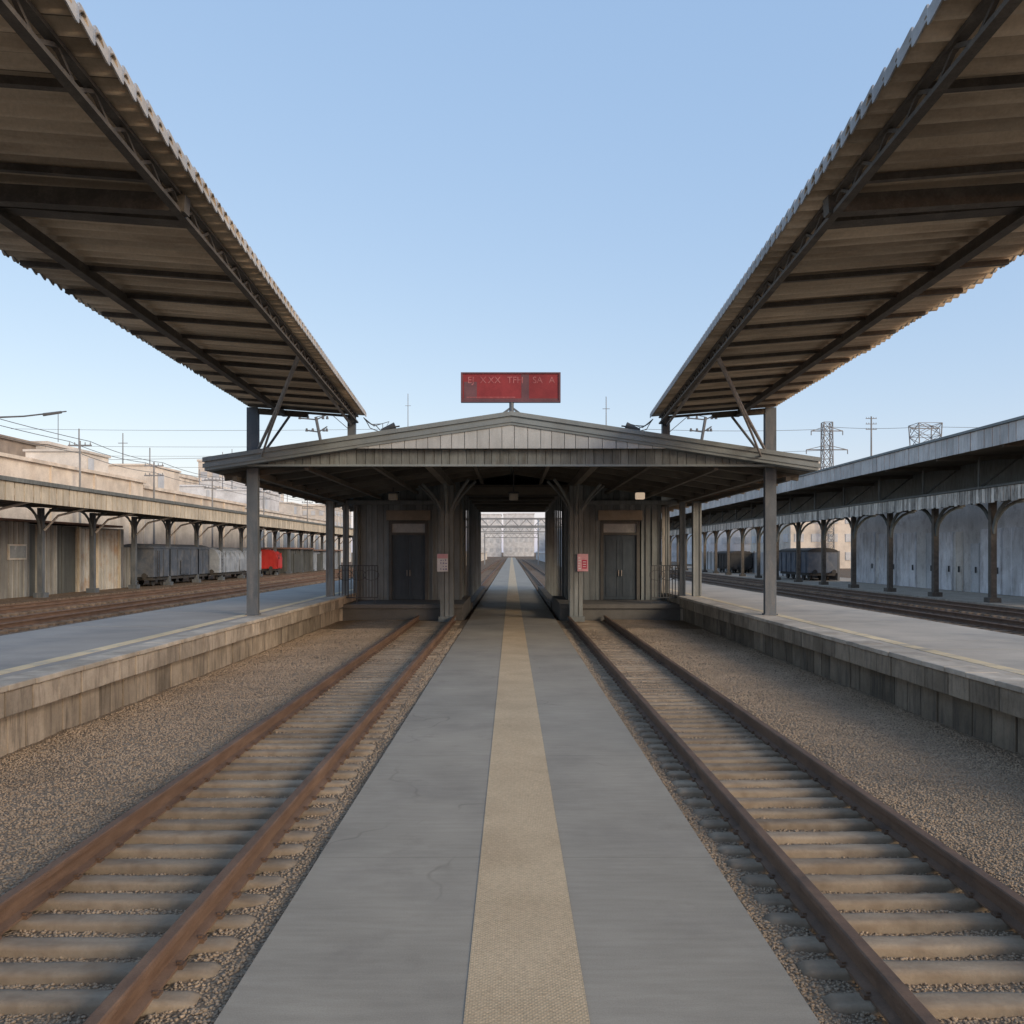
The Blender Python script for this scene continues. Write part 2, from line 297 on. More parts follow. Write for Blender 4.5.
# loose stones near the camera, one mesh
def stones():
    ico = []; ph = (1+5**.5)/2
    for a, b in ((-1, ph), (1, ph), (-1, -ph), (1, -ph)): ico += [(a, b, 0), (0, a, b), (b, 0, a)]
    ico = np.array(ico, float); ico /= np.linalg.norm(ico[0])
    from itertools import combinations
    dmin = min(np.linalg.norm(ico[i]-ico[j]) for i, j in combinations(range(12), 2))
    tris = []
    for i, j, k in combinations(range(12), 3):
        if all(abs(np.linalg.norm(ico[a]-ico[b])-dmin) < 1e-6 for a, b in ((i, j), (j, k), (i, k))):
            n = np.cross(ico[j]-ico[i], ico[k]-ico[i])
            tris.append((i, j, k) if n @ ico[i] > 0 else (i, k, j))
    tris = np.array(tris)
    N = 210000
    y = 3.6 + 27*rng.random(N)**1.7
    ax = 1.64 + 4.8*rng.random(N); sg = np.where(rng.random(N) < .5, -1, 1); x = ax*sg
    ph_ = ((y - 3.0)/SP) % 1.0; on_sl = ((ph_ < .25) | (ph_ > .75)) & (ax < 4.0)
    on_rail = (np.abs(ax-RAIL_IN) < .09) | (np.abs(ax-RAIL_OUT) < .09)
    keep = ~on_rail & (~on_sl | (rng.random(N) < .035) | ((ax > 3.75) | (ax < 1.8) | ((ax < 1.95) & (rng.random(N) < .25))))
    x = x[keep]; y = y[keep]; n = len(x)
    r = rng.uniform(.006, .0135, n)*(1+.02*y)
    z = np.array([bed_z(a, b) for a, b in zip(x, y)]) + r*.25
    sc = rng.uniform(.65, 1.25, (n, 1, 3)); sc[:, :, 2] *= .75
    pts = ico[None]*(1+rng.uniform(-.22, .22, (n, 12, 1)))*sc*r[:, None, None]
    th = rng.random(n)*2*PI; c, s_ = np.cos(th)[:, None], np.sin(th)[:, None]
    px = pts[:, :, 0]*c - pts[:, :, 1]*s_; py = pts[:, :, 0]*s_ + pts[:, :, 1]*c
    P = np.stack([px + x[:, None], py + y[:, None], pts[:, :, 2] + z[:, None]], -1).reshape(-1, 3)
    T = (tris[None] + (np.arange(n)*12)[:, None, None]).reshape(-1, 3)
    me = bpy.data.meshes.new('gravel'); nf = len(T)
    me.vertices.add(len(P)); me.vertices.foreach_set('co', P.ravel().astype(np.float32))
    me.loops.add(nf*3); me.loops.foreach_set('vertex_index', T.ravel().astype(np.int32))
    me.polygons.add(nf); me.polygons.foreach_set('loop_start', np.arange(0, nf*3, 3, dtype=np.int32))
    me.update(calc_edges=True); me.validate()
    at = me.attributes.new('tint', 'FLOAT', 'FACE'); at.data.foreach_set('value', np.repeat(rng.random(n), 20).astype(np.float32))
    me.materials.append(M['stone'])
    o = bpy.data.objects.new('gravel', me); COL.objects.link(o)
    tag(o, 'loose tan ballast stones lying around the two near tracks', 'gravel', kind='stuff')
SP = .385
stones()

PZ = .10
tag(sheet(-1.61, 1.67, -4, 420, PZ, 1, 60).build('path', M['path']), kind='structure')
sides = MB(); sides.box(-1.605, -1.2, -4, 420, -.3, PZ-.005).box(1.2, 1.665, -4, 420, -.3, PZ-.005)
tag(sides.build('path_edge', M['path']), kind='structure')
tag(sheet(-.26, .425, -4, 420, PZ+.005, 1, 60).build('path_tactile_strip', M['tactile']), kind='structure')

# ------------------------------------------------------------------ tracks
def rail_profile(x, z0, h=.19, hw=.045, fw=.075):
    p = [(-fw, 0), (fw, 0), (fw, .018), (.014, .035), (.014, h-.055), (hw, h-.045), (hw, h-.008), (hw-.01, h), (-hw+.01, h), (-hw, h-.008), (-hw, h-.045), (-.014, h-.055), (-.014, .035), (-fw, .018)]
    return [(x+a, z0+b) for a, b in p]
def sleeper_mesh(L_, W, H, seed):
    rnd = random.Random(seed); nx = 40
    prof = [(-.5, -1), (-.5, -.16), (-.45, -.05), (-.25, 0), (0, .01), (.25, 0), (.45, -.05), (.5, -.16), (.5, -1)]
    vs = []; fs = []; n = len(prof)
    for i in range(nx+1):
        u = i/nx; e = min(u, 1-u)*L_; k = min(1, .80 + .20*math.sqrt(min(1, e/.06))); dz = -.018*(1-min(1, e/.06))
        for a, b in prof:
            j = .012*mn.noise((u*9+seed*7, a*3, seed)) ; jz = .008*mn.noise((u*12, a*4+seed*3, 5))
            vs.append(((u-.5)*L_, a*W*k + j, b*H*1.0 + dz + jz))
    for i in range(nx):
        for q in range(n-1): fs.append((i*n+q, (i+1)*n+q, (i+1)*n+q+1, i*n+q+1))
    fs.append(tuple(range(n))); fs.append(tuple(nx*n+q for q in range(n-1, -1, -1)))
    fs = [tuple(reversed(f)) for f in fs]
    me = bpy.data.meshes.new('sleeper'); me.from_pydata(vs, [], fs); me.update(); me.shade_smooth()
    at = me.attributes.new('tint', 'FLOAT', 'FACE'); at.data.foreach_set('value', [rnd.random()]*len(fs))
    return me
SLM = [sleeper_mesh(2.2, .19, .16, k) for k in range(9)]
for m_ in SLM: m_.materials.append(M['sleeper'])
OSM = [sleeper_mesh(2.5, .25, .16, 20+k) for k in range(4)]
for m_ in OSM: m_.materials.append(M['old_sleeper'])
def near_track(sgn, label, rm):
    cx = sgn*(RAIL_IN+RAIL_OUT)/2
    t = thing('railway_track', label, 'railway track', (cx, 3, 0))
    for X in (RAIL_IN, RAIL_OUT):
        m = MB(); x = sgn*X; m.extrude_y(rail_profile(x, SLEEP_TOP-.005), -3, 34.5)
        m.build('rail', rm, t)
        c = MB()
        for i in range(0, 80):
            y = 3.0+i*SP
            for s_ in (-1, 1):
                c.box(x+s_*.05, x+s_*.105, y-.035, y+.035, SLEEP_TOP-.02, SLEEP_TOP+.018); c.box(x+s_*.06, x+s_*.085, y-.013, y+.013, SLEEP_TOP+.016, SLEEP_TOP+.03)
        o = c.build('rail_clip', M['rust_shaded'], t); o['kind'] = 'stuff'
    for i in range(1, 82):
        o = bpy.data.objects.new('sleeper', SLM[(i*5+i//3) % 9]); COL.objects.link(o); o.parent = t
        o.location = (random.uniform(-.02, .02) + sgn*.08, i*SP, SLEEP_TOP+random.uniform(-.012, .006)); o.rotation_euler = (0, random.uniform(-.004, .004), random.uniform(-.012, .012)+ (PI if i % 2 else 0))
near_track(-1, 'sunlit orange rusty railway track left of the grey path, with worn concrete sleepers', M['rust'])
near_track(1, 'shaded brown railway track right of the grey path, with worn concrete sleepers', M['rust_shaded'])
def far_track(cx, y0, y1, label, rm, z=0.0, n=100, sp=.65):
    t = thing('railway_track', label, 'railway track', (cx, y0, z))
    for s_ in (-1, 1):
        MB().extrude_y(rail_profile(cx+s_*.72, z+.03), y0, y1).build('rail', rm, t)
    k = 0
    y = y0+.3; rest = MB()
    while y < y1:
        if k < n:
            o = bpy.data.objects.new('sleeper', OSM[k % 4]); COL.objects.link(o); o.parent = t; o.location = (0, y-y0, .045)
        elif k < 260: rest.box(cx-1.25, cx+1.25, y-.12, y+.12, z-.1, z+.045)
        y += sp; k += 1
    if rest.f: o = rest.build('sleeper', M['old_sleeper'], t); o['kind'] = 'stuff'
far_track(-13.6, 24, 170, 'brown siding just beyond the left platform, nearest it', M['rust'])
far_track(-18.0, 28, 170, 'brown siding in the middle of the three beyond the left platform', M['rust'])
far_track(-22.3, 34, 170, 'brown siding beside the cream left canopy, farthest from the left platform', M['rust'])
far_track(13.2, 22, 170, 'dark siding just beyond the right platform, nearest it', M['rust_shaded'])
far_track(17.2, 26, 170, 'dark siding in the middle of the three beyond the right platform', M['rust_shaded'])
far_track(21.0, 32, 170, 'dark siding beside the grey right canopy columns', M['rust_shaded'])
far_track(-2.95, 62.5, 330, 'rusty track continuing on the left of the path beyond the passage', M['rust'], z=.02)
far_track(3.0, 62.5, 330, 'dark track continuing on the right of the path beyond the passage', M['rust_shaded'], z=.02)

# ------------------------------------------------------------------ platforms
DZ = .96
def platform(sgn, deck, label, cop, wal):
    t = thing('platform', label, 'platform', (sgn*8.2, 15, 0))
    E = 6.38
    def bx(m, a, b, *r, **k): m.box(sgn*a, sgn*b, *r, **k)
    m = MB(); bx(m, E+.42, 10.3, -5, 78, DZ-.12, DZ-.003, tint=.5)
    # faint slab joints come from separate slabs laid across the deck
    m = MB(); y = -5.0
    while y < 78:
        d = 1.6; bx(m, E+.44, 10.3, y+.004, y+d-.004, DZ-.15, DZ+random.uniform(-.002, .002)); y += d
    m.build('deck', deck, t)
    m = MB(); lip = MB(); y = -5.0
    while y < 34.6:
        d = random.uniform(.55, .8); d = min(d, 34.6-y) if 34.6-y > .2 else 34.6-y
        j = random.uniform(-.008, .008)
        bx(m, E+j, E+.43, y+.010, y+d-.010, DZ-.40, DZ-.07); lip.box(sgn*(E-.045+j), sgn*(E+.43), y+.006, y+d-.006, DZ-.065, DZ+.010+random.uniform(-.003, .003)); y += d
        if d <= 0: break
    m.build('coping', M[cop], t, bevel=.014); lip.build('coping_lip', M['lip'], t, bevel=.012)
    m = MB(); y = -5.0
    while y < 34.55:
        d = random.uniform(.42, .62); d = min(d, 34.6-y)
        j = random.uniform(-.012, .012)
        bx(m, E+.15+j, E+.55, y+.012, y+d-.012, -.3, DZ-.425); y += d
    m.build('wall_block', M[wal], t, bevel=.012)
    m = MB(); bx(m, E+.3, 10.25, -5, 77.9, -.3, DZ-.16, tint=.2); m.build('core', M['wallstone'], t)
    m = MB(); bx(m, E+.05, E+.43, 34.62, 78, -.3, DZ); m.build('rear_coping', M['coping'], t)
    m = MB(); bx(m, 7.02, 7.27, -5, 78, DZ-.02, DZ+.006); m.build('yellow_line', M['line'], t)
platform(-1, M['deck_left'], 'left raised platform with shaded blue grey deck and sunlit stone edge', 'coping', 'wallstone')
platform(1, M['deck_right'], 'right raised platform with pale grey deck and shaded stone edge', 'coping_shaded', 'wallstone_shaded')

# ------------------------------------------------------------------ the two corrugated canopies
def canopy(sgn, Pin, Pout, d, label, shade):
    """Pin / Pout: far inner and outer corners; d: direction away from the camera"""
    Pin = Vector(Pin); Pout = Vector(Pout); d = Vector(d); d /= d.y
    Ye = Pin.y; t = thing('platform_canopy', label, 'canopy', (sgn*6.9, Ye, DZ))
    def P(y, u, dz=0): return Pin + (Pout-Pin)*u + d*(y-Ye) + Vector((0, 0, dz))
    wl = .25; amp = .042; ys0 = -12.0
    # corrugated roof: sheets about 1.9 m long lapped along the canopy
    m = MB(); y = ys0; k = 0
    while y < Ye:
        y1 = min(y + wl*random.choice((6, 7, 8)), Ye); ns = max(2, int((y1-y)/wl*8)); lap = (k % 2)*.008
        j0 = random.uniform(-.005, .001); j1 = random.uniform(.0, .025); vs = []; us = (j0, .25, .5, .75, 1+j1)
        for i in range(ns+1):
            yy = y+(y1-y)*i/ns; hz = amp*math.sin(2*PI*yy/wl)+lap
            for u in us: vs.append(P(yy, u, hz))
        fs = [(i*5+q, (i+1)*5+q, (i+1)*5+q+1, i*5+q+1) for i in range(ns) for q in range(4)]
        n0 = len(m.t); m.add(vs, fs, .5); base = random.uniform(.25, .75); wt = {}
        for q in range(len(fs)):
            wv = int((y + (q//4)*(y1-y)/ns)/wl*2+.25); wt.setdefault(wv, (base + random.uniform(.0, .4)) if wv % 2 else random.uniform(.0, .2))  # every other half-wave painted darker, standing in for shading between ribs
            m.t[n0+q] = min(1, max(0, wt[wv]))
        y = y1; k += 1
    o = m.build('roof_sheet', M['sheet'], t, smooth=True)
    sm = o.modifiers.new('Solidify', 'SOLIDIFY'); sm.thickness = .012; sm.offset = 1
    # wavy trim on both edges
    for u, hh in ((.0, .10), (1.0, .05)):
        m = MB(); ny = int((Ye-ys0)/wl*8); vs = []
        for i in range(ny+1):
            yy = ys0+(Ye-ys0)*i/ny; hz = amp*math.sin(2*PI*yy/wl)
            ox = (Pout-Pin).normalized()*(.018*math.sin(2*PI*yy/wl))
            vs += [P(yy, u, hz-hh*.35)+ox, P(yy, u, hz+hh*.65)+ox]
        fs = [(2*i, 2*i+2, 2*i+3, 2*i+1) for i in range(ny)]
        m.add(vs, fs); o = m.build('edge_trim', M['sheet_edge'], t)
        sm = o.modifiers.new('Solidify', 'SOLIDIFY'); sm.thickness = .012
    # long beams
    for u, mt, w_, h_ in ((.075, 'beam', .07, .15), (.70, 'beam', .11, .15)):
        m = MB()
        if u < .5:      # open lattice girder
            for dz in (-.075, -.235): m.bar(P(ys0, u, dz), P(Ye-.08, u, dz), .075, .035)
            yy = ys0; q = 0
            while yy < Ye-.4:
                m.bar(P(yy, u, -.09 if q % 2 else -.22), P(yy+.3, u, -.22 if q % 2 else -.09), .028, .028); yy += .3; q += 1
        else:
            m.bar(P(ys0, u, -.14), P(Ye-.08, u, -.14), .03, .14); m.bar(P(ys0, u, -.215), P(Ye-.08, u, -.215), .12, .02)
        m.build('long_beam', M[mt], t)
    # cross beams
    for yy in (-9.6,-7,-4.5,-2,.5,2.6,3.9,5.05,6.28,7.92,8.94,11.1,12.4,13.7,14.95,16.2,17.4,18.7,20,21.2,22.5,23.6,Ye-.06):
        big = abs(yy-8.94) < .01
        m = MB(); m.bar(P(yy, .09, -.075), P(yy, .97, -.075), .22 if big else .065, .12 if big else .06)
        m.build('cross_beam', M['beam'], t)
    def post(x, y, ztop, wdt=.30):
        m = MB(); m.box(x-wdt/2, x+wdt/2, y-.09, y-.065, DZ, ztop).box(x-wdt/2, x+wdt/2, y+.065, y+.09, DZ, ztop).box(x-.05, x+.05, y-.064, y+.064, DZ, ztop)
        m.box(x-wdt/2+.012, x+wdt/2-.012, y-.064, y+.064, DZ, ztop-.01)
        m.box(x-wdt/2-.03, x+wdt/2+.03, y-.13, y+.13, DZ, DZ+.05)
        return m.build('post', M['post'], t, bevel=.006)
    px = sgn*6.9
    zt = P(Ye, .97).z - .05
    post(px, Ye-.1, zt)
    m = MB(); m.bar((px, Ye-.1, zt-.09), P(Ye-.1, .5, -.13), .14, .14); m.build('head_beam', M['beam'], t)
    for yy in (8.3, -9):     # supports nearer the camera
        q = P(yy, 1.0); post(sgn*6.75, yy, q.z-.05)
        m = MB(); m.bar((sgn*6.75, yy, q.z-.16), P(yy, .05, -.16), .14, .16); m.build('head_beam', M['beam'], t)
    # braces
    tie = P(15.2, .09, -.2)
    m = MB(); a = Vector((px-sgn*.15, Ye-.12, 5.4))
    m.tube([a, a*.5+tie*.5+Vector((0,0,-.06)), tie], .042); m.tube([a+Vector((0,.1,-.35)), a*.6+tie*.4+Vector((sgn*.05,.1,-.25)), tie*.94+a*.06], .03)
    m.build('brace', M['beam_light'], t)
    m = MB(); m.tube([tie, P(Ye-.1, .13, -.3)], .035); m.build('brace', M['beam_light'], t)
    m = MB(); m.tube([Vector((px-sgn*.13, Ye-.1, 5.1)), Vector((px-sgn*.5, Ye-.1, 5.6)), P(Ye-.1, .66, -.2)], .035); m.build('brace', M['post'], t)
    # short stub standing on the station roof
    q = P(Ye-.1, .12, -.1)
    m = MB(); m.box(q.x-.10, q.x+.10, Ye-.2, Ye-.0, 6.27-.15*abs(q.x)-.02, q.z); m.build('roof_stub', M['post'], t)
    return P
PL = canopy(-1, (-3.90, 24.4, 6.33), (-6.98, 24.4, 6.56), (-62, 910, 21), 'left rusty corrugated canopy on a grey post, reaching overhead into the sky', 0)
PR = canopy(1, (3.73, 24.4, 6.30), (7.0, 24.4, 6.56), (58, 910, 20), 'right rusty corrugated canopy on a grey post, reaching overhead into the sky', 0)

# ------------------------------------------------------------------ station building
B = thing('station_building', 'low grey gabled station building with an open passage over the path', 'building', (0, 38, 0))
RF, RB, EX = 23.5, 62.0, 7.93
def rt(x): return 6.27 - .15*abs(x)          # roof top
def rb(x): return rt(x) - .33
for sgn in (-1, 1):
    m = MB(); prof = [(0, rt(0)), (sgn*EX, rt(EX)), (sgn*EX, rb(EX)), (0, rb(0))]
    if sgn == 1: prof = prof[::-1]
    m.extrude_y(prof, RF, RB, .5); m.build('roof', M['roof_metal'], B)
    m = MB()
    for a, b_, pr in ((-.012, .10, .05), (.15, .26, .03)):
        pf = [(0, rt(0)-a), (sgn*(EX+.04), rt(EX)-a-.004), (sgn*(EX+.04), rt(EX)-b_), (0, rt(0)-b_)]
        if sgn == 1: pf = pf[::-1]
        m.extrude_y(pf, RF-pr, RF-.001)
    m.build('barge_board', M['roof_metal'], B)
    m = MB()    # soffit boards, following the slope
    y = RF+.4
    while y < 37.8:
        x0, x1 = .05, EX-.08
        m.add([(sgn*x0, y, rb(x0)-.02), (sgn*x1, y, rb(x1)-.02), (sgn*x1, y+.28, rb(x1)-.02), (sgn*x0, y+.28, rb(x0)-.02)], [(0,1,2,3)] if sgn < 0 else [(3,2,1,0)]); y += .3
    m.build('soffit', M['soffit'], B)
    y = RF+1.2
    while y < 60:
        x0 = .05 if y < 37.5 else 6.8
        MB().bar((sgn*x0, y, rb(x0)-.11), (sgn*(EX-.15), y, rb(EX-.15)-.11), .1, .17).build('rafter', M['soffit'], B); y += 1.9
    for X in (1.2, 3.9, 5.4, 7.3):
        MB().box(sgn*X-.06, sgn*X+.06, RF+.5, 37.6, rb(X)-.32, rb(X)-.20).build('purlin', M['soffit'], B)
    MB().box(sgn*2.42-.11, sgn*2.42+.11, RF+.5, 37.6, 5.12, 5.42).build('long_beam', M['soffit'], B)
    MB().box(sgn*6.95-.09, sgn*6.95+.09, RF+.8, 60, 4.66, 4.84).build('long_beam', M['soffit'], B)
    # walls of the side blocks: ribbed boards
    XO = 6.6 if sgn < 0 else 6.25
    m = MB(); XI = 2.15 if sgn < 0 else 2.36; XP = XI-.17
    y = 37.9
    dcx = -4.29 if sgn < 0 else 4.52; dw = .86
    x = XI
    while x < XO:
        d = random.uniform(.19, .27); d = min(d, XO-x); xa, xb = x+.006, x+d-.006
        mid = sgn*(xa+xb)/2; j = random.uniform(-.012, .012)
        inside = abs(mid-dcx) < dw
        m.box(sgn*xa, sgn*xb, y+j, y+.12, .655 if not inside else 4.0, rb(x)-.05); x += d
    y = 38.0
    while y < 41.6:
        d = random.uniform(.35, .5); d = min(d, 41.6-y)
        if d < .05: break
        m.box(sgn*XI, sgn*(XI+.12), y+.03, y+d-.005, .1, 5.36)
        m.box(sgn*(XO-.12), sgn*XO, y+.03, y+d-.005, .65, 4.9); y += d
    m.build('wall', M['bwall'], B)
    m = MB(); m.box(sgn*(XI+.13), sgn*(XO-.13), 41.4, 41.55, .1, 4.9); m.build('rear_wall', M['bwall'], B)
    for X in (2.75, 3.27) if sgn < 0 else (5.62, 5.88):
        MB().box(sgn*X-.04, sgn*X+.04, 37.83, 37.885, .66, 4.4).build('wall_post', M['column'], B)
    MB().box(sgn*XI, sgn*7.2, 37.6, 37.84, 4.62, 4.78).build('tie_beam', M['column'], B)
    # passage pilasters
    for yy in (38.2, 41.45, 43.2, 44.9, 46.6, 48.3, 50, 51.7, 53.4, 55.1, 56.8, 58.5, 60.2, 61.8):
        MB().box(sgn*(XP+.09), sgn*(XP+.16), yy-.09, yy+.09, -.05, 5.34).build('pilaster', M['column'], B)
    MB().box(sgn*1.80, sgn*2.16, 41.65, RB, -.05, .32).build('kerb', M['plinth'], B)
    # plinth (stepped) in front of the walls
    m = MB(); m.box(sgn*1.86, sgn*6.78, 34.65, 41.6, -.1, .65); m.build('plinth', M['plinth'], B, bevel=.02)
    m = MB(); m.box(sgn*1.84, sgn*6.78, 34.56, 34.64, .50, .66); m.build('plinth_nosing', M['plinth'], B, bevel=.01)
    # door set
    x0, x1 = dcx-.82, dcx+.82; yd = 37.9
    m = MB(); m.box(x0, x0+.13, yd-.05, yd+.16, .66, 3.95).box(x1-.13, x1, yd-.05, yd+.16, .66, 3.95).box(x0+.13, x1-.13, yd-.05, yd+.16, 3.83, 3.95).box(x0+.13, x1-.13, yd-.05, yd+.16, 3.36, 3.46)
    fr = m.build('door_frame', M['frame'], B)
    MB().box(x0+.13, x1-.13, yd+.04, yd+.06, 3.46, 3.83).build('transom_pane', M['glass'], fr)
    MB().box(dcx-.92, dcx+.92, yd-.09, yd-.052, 3.97, 4.38).build('lintel_panel', M['tan'], B, bevel=.008)
    for q in (-1, 1):
        xa, xb = sorted((dcx+q*.004, dcx+q*.685)); m = MB(); m.box(xa, xb, yd+.03, yd+.075, .67, 3.355)
        for za, zb in ((.80, 1.75), (1.9, 3.2)):
            m.box(xa+.10, xa+.13, yd+.012, yd+.029, za, zb).box(xb-.13, xb-.10, yd+.012, yd+.029, za, zb).box(xa+.13, xb-.13, yd+.012, yd+.029, za, za+.03).box(xa+.13, xb-.13, yd+.012, yd+.029, zb-.03, zb)
        dl = m.build('door_leaf', M['door'], B)
        MB().box(dcx+q*.06-.02, dcx+q*.06+.02, yd-.03, yd+.011, 1.65, 1.9).build('handle', M['beam_light'], dl)
    # flared column
    cx, cy = sgn*2.42, 34.28
    m = MB()
    for dx in (-.17, 0, .17):
        for dy in (-.17, .17): m.box(cx+dx-.075, cx+dx+.075, cy+dy-.075, cy+dy+.075, -.05, 5.14)
    m.box(cx-.2, cx+.2, cy-.12, cy+.12, -.05, 5.1); m.box(cx-.31, cx+.31, cy-.31, cy+.27, -.08, .24)
    cobj = m.build('column', M['column'], B, bevel=.008)
    for dx, dy, ln in ((-1,0,.95),(1,0,.95),(0,-1,1.5),(0,1,1.2),(-.7,-.7,1.1),(.7,-.7,1.1)):
        m = MB(); pts = []
        for i in range(8):
            a = i/7; q = ln*a**1.9
            pts.append((cx+dx*(.12+q), cy+dy*(.12+q), 3.7 + (1.62 if dx >= 0 and sgn < 0 or dx <= 0 and sgn > 0 else 1.45)*a))
        m.tube(pts, .055, 6); m.build('bracket', M['column'], cobj)
    # corner posts at the open end of the porch
    for X, Y, z0, wd in ((6.92, 34.75, DZ, .30), (6.58, 36.2, .65, .20), (6.45, 37.75, .65, .16)) if sgn < 0 else ((7.07, 34.75, DZ, .34), (6.62, 35.3, .65, .20), (6.45, 37.75, .65, .14)):
        m = MB(); m.box(sgn*X-wd/2, sgn*X+wd/2, Y-.1, Y+.1, z0, 4.58)
        for k in (-1, 1): m.box(sgn*X+k*wd*.36-.035, sgn*X+k*wd*.36+.035, Y-.135, Y-.101, z0, 4.5)
        m.build('post', M['column'], B, bevel=.006)
m = MB(); m.box(6.3, 6.62, 38.1, 38.16, .66, 4.55); m.build('end_panel', M['valance_white'], B)
# gable boards and lower fascia boards
m = MB(); x = -4.0
while x < 4.0:
    d = random.uniform(.28, .36); d = min(d, 4.0-x)
    if d < .03: break
    xa, xb = x+.007, x+d-.007; j = random.uniform(0, .012); y0, y1 = RF+.04-j, RF+.1
    za, zb = rb(xa)+.01, rb(xb)+.01
    m.add([(xa,y0,5.33),(xb,y0,5.33),(xb,y0,max(5.335,zb)),(xa,y0,max(5.335,za)),(xa,y1,5.33),(xb,y1,5.33),(xb,y1,max(5.335,zb)),(xa,y1,max(5.335,za))],
          [(0,1,2,3),(0,4,5,1),(1,5,6,2),(3,7,4,0),(7,6,5,4),(2,6,7,3)]); x += d
m.build('gable_panel', M['gable'], B)
m = MB(); x = -7.3
while x < 7.3:
    d = random.uniform(.17, .26); d = min(d, 7.3-x)
    if d < .03: break
    xa, xb = x+.006, x+d-.006; j = random.uniform(0, .02); y0, y1 = RF+.27-j, RF+.34
    zt_ = min(5.40, rb(max(abs(xa), abs(xb)))+.02)
    if zt_ > 4.98: m.box(xa, xb, y0, y1, 4.94, zt_)
    x += d
m.build('fascia_board', M['board'], B)
MB().box(-6.9, 6.9, RF+.23, RF+.36, 4.885, 4.937).build('fascia_trim', M['roof_metal'], B)
MB().box(-2.14, 2.34, 37.92, RB, 5.36, 5.45).build('passage_ceiling', M['soffit'], B)
MB().box(-2.14, 2.34, 37.9, 38.05, 5.05, 5.35).build('passage_lintel', M['soffit'], B)
for yy in (41.5, 44.8, 48.2, 51.6, 55, 58.4): MB().box(-2.1, 2.1, yy-.09, yy+.09, 5.22, 5.355).build('passage_beam', M['soffit'], B)

# railings in the porch
def railing(x0, x1, y, label):
    t = thing('railing', label, 'railing', ((x0+x1)/2, y, .65), 'railings on the station plinth')
    m = MB(); n = int((x1-x0)/.11)
    MB().box(x0, x1, y-.02, y+.02, 2.10, 2.14).build('top_rail', M['iron'], t)
    MB().box(x0, x1, y-.018, y+.018, .86, .90).build('bottom_rail', M['iron'], t)
    for i in range(n+1):
        x = x0+(x1-x0)*i/n; MB().box(x-.016, x+.016, y-.016, y+.016, .90 if i % 6 else .652, 2.10).build('bar', M['iron'], t)
    for i in range(3):
        x = x0+(x1-x0)*(i+.5)/3
        MB().tube([(x+.3*math.cos(a*PI/8), y-.03, 1.75+.2*math.sin(a*PI/8)) for a in range(17)], .012, 5).build('scroll', M['iron'], t)
railing(-6.7, -5.2, 35.4, 'black iron railing left of the double door on the left plinth')
railing(5.45, 6.72, 35.4, 'black iron railing right of the blue door on the right plinth')

# ceiling lamps
def ceil_lamp(x, y, z, lens, label, g=None):
    t = thing('ceiling_lamp', label, 'lamp', (x, y, z))
    MB().box(x-.2, x+.2, y-.16, y+.16, z+.13, z+.19).tube([(x, y, z+.15), (x, y, rb(x)-.02)], .022).build('housing', M['iron'], t)
    MB().box(x-.17, x+.17, y-.13, y+.13, z-.12, z+.13).build('lens', lens, t, bevel=.04)
ceil_lamp(-4.45, 34.2, 4.72, M['lamp_off'], 'unlit box lamp hanging above the left double door')
ceil_lamp(4.83, 34.2, 4.75, M['lamp'], 'warm lit box lamp hanging above the right blue door')
ceil_lamp(.08, 34.2, 4.72, M['lamp_off'], 'small dim lamp hanging over the middle of the path')

# notices on the columns
def notice(x, label, base, marks, kind):
    y = 34.28-.33; t = thing('notice_sign', label, 'sign', (x, y, 2.24))
    w_, z0, z1 = (.20, 1.92, 2.58) if kind == 'blue' else (.20, 1.93, 2.58)
    MB().box(x-w_, x+w_, y-.02, y+.06, z0, z1).build('panel', M[base], t)
    r_ = random.Random(len(label)); m = MB()
    if kind == 'blue':
        MB().box(x-w_+.005, x+w_-.005, y-.025, y-.021, z1-.17, z1-.005).build('header', M['pink'], t)
        for r0 in range(4):
            for c0 in range(4):
                if r_.random() < .7 and c0 > 0: m.box(x-.17+c0*.09, x-.17+c0*.09+r_.uniform(.03,.07), y-.025, y-.021, z0+.07+r0*.11, z0+.07+r0*.11+r_.uniform(.02,.06))
        m.build('lettering', M['notice_blue'], t)
    else:
        MB().box(x-.03, x+w_-.05, y-.024, y-.0205, z0+.1, z1-.22).build('header', M['notice_red'], t)
        for r0 in range(5):
            MB().box(x-w_+.03, x-w_+.03+r_.uniform(.05,.12), y-.027, y-.0205, z0+.08+r0*.1, z0+.12+r0*.1).build('lettering', M['white'], t)
        for r0 in range(3): MB().box(x, x+.12, y-.03, y-.0245, z0+.16+r0*.09, z0+.185+r0*.09).build('lettering', M['white'], t)
notice(-2.57, 'small white notice with faded pink header and blue marks on the left column', 'white', 'notice_blue', 'blue')
notice(2.66, 'small pink notice with red centre and white marks on the right column', 'pink', 'white', 'red')

# red board on the ridge
t = thing('roof_sign', 'faded red sign board on a short pole above the gable ridge', 'sign', (0, 24, 6.2))
y = 23.95; x0, x1, z0, z1 = -1.33, 1.29, 6.585, 7.37
MB().box(x0+.03, x1-.03, y-.03, y+.06, z0+.03, z1-.03).build('panel', M['red'], t)
m = MB(); m.box(x0, x1, y-.06, y+.08, z1-.035, z1).box(x0, x1, y-.06, y+.08, z0, z0+.045).box(x0, x0+.05, y-.06, y+.08, z0+.045, z1-.035).box(x1-.05, x1, y-.06, y+.08, z0+.045, z1-.035)
m.build('frame', M['red_dark'], t)
m = MB(); m.box(x0+.08, x0+.42, y-.034, y-.0305, z0+.06, z0+.54).box(.26, .46, y-.034, y-.0305, z0+.06, z1-.05).box(x0+.06, x1-.06, y-.037, y-.0345, z0+.052, z0+.10); m.build('worn_band', M['red_dark'], t)
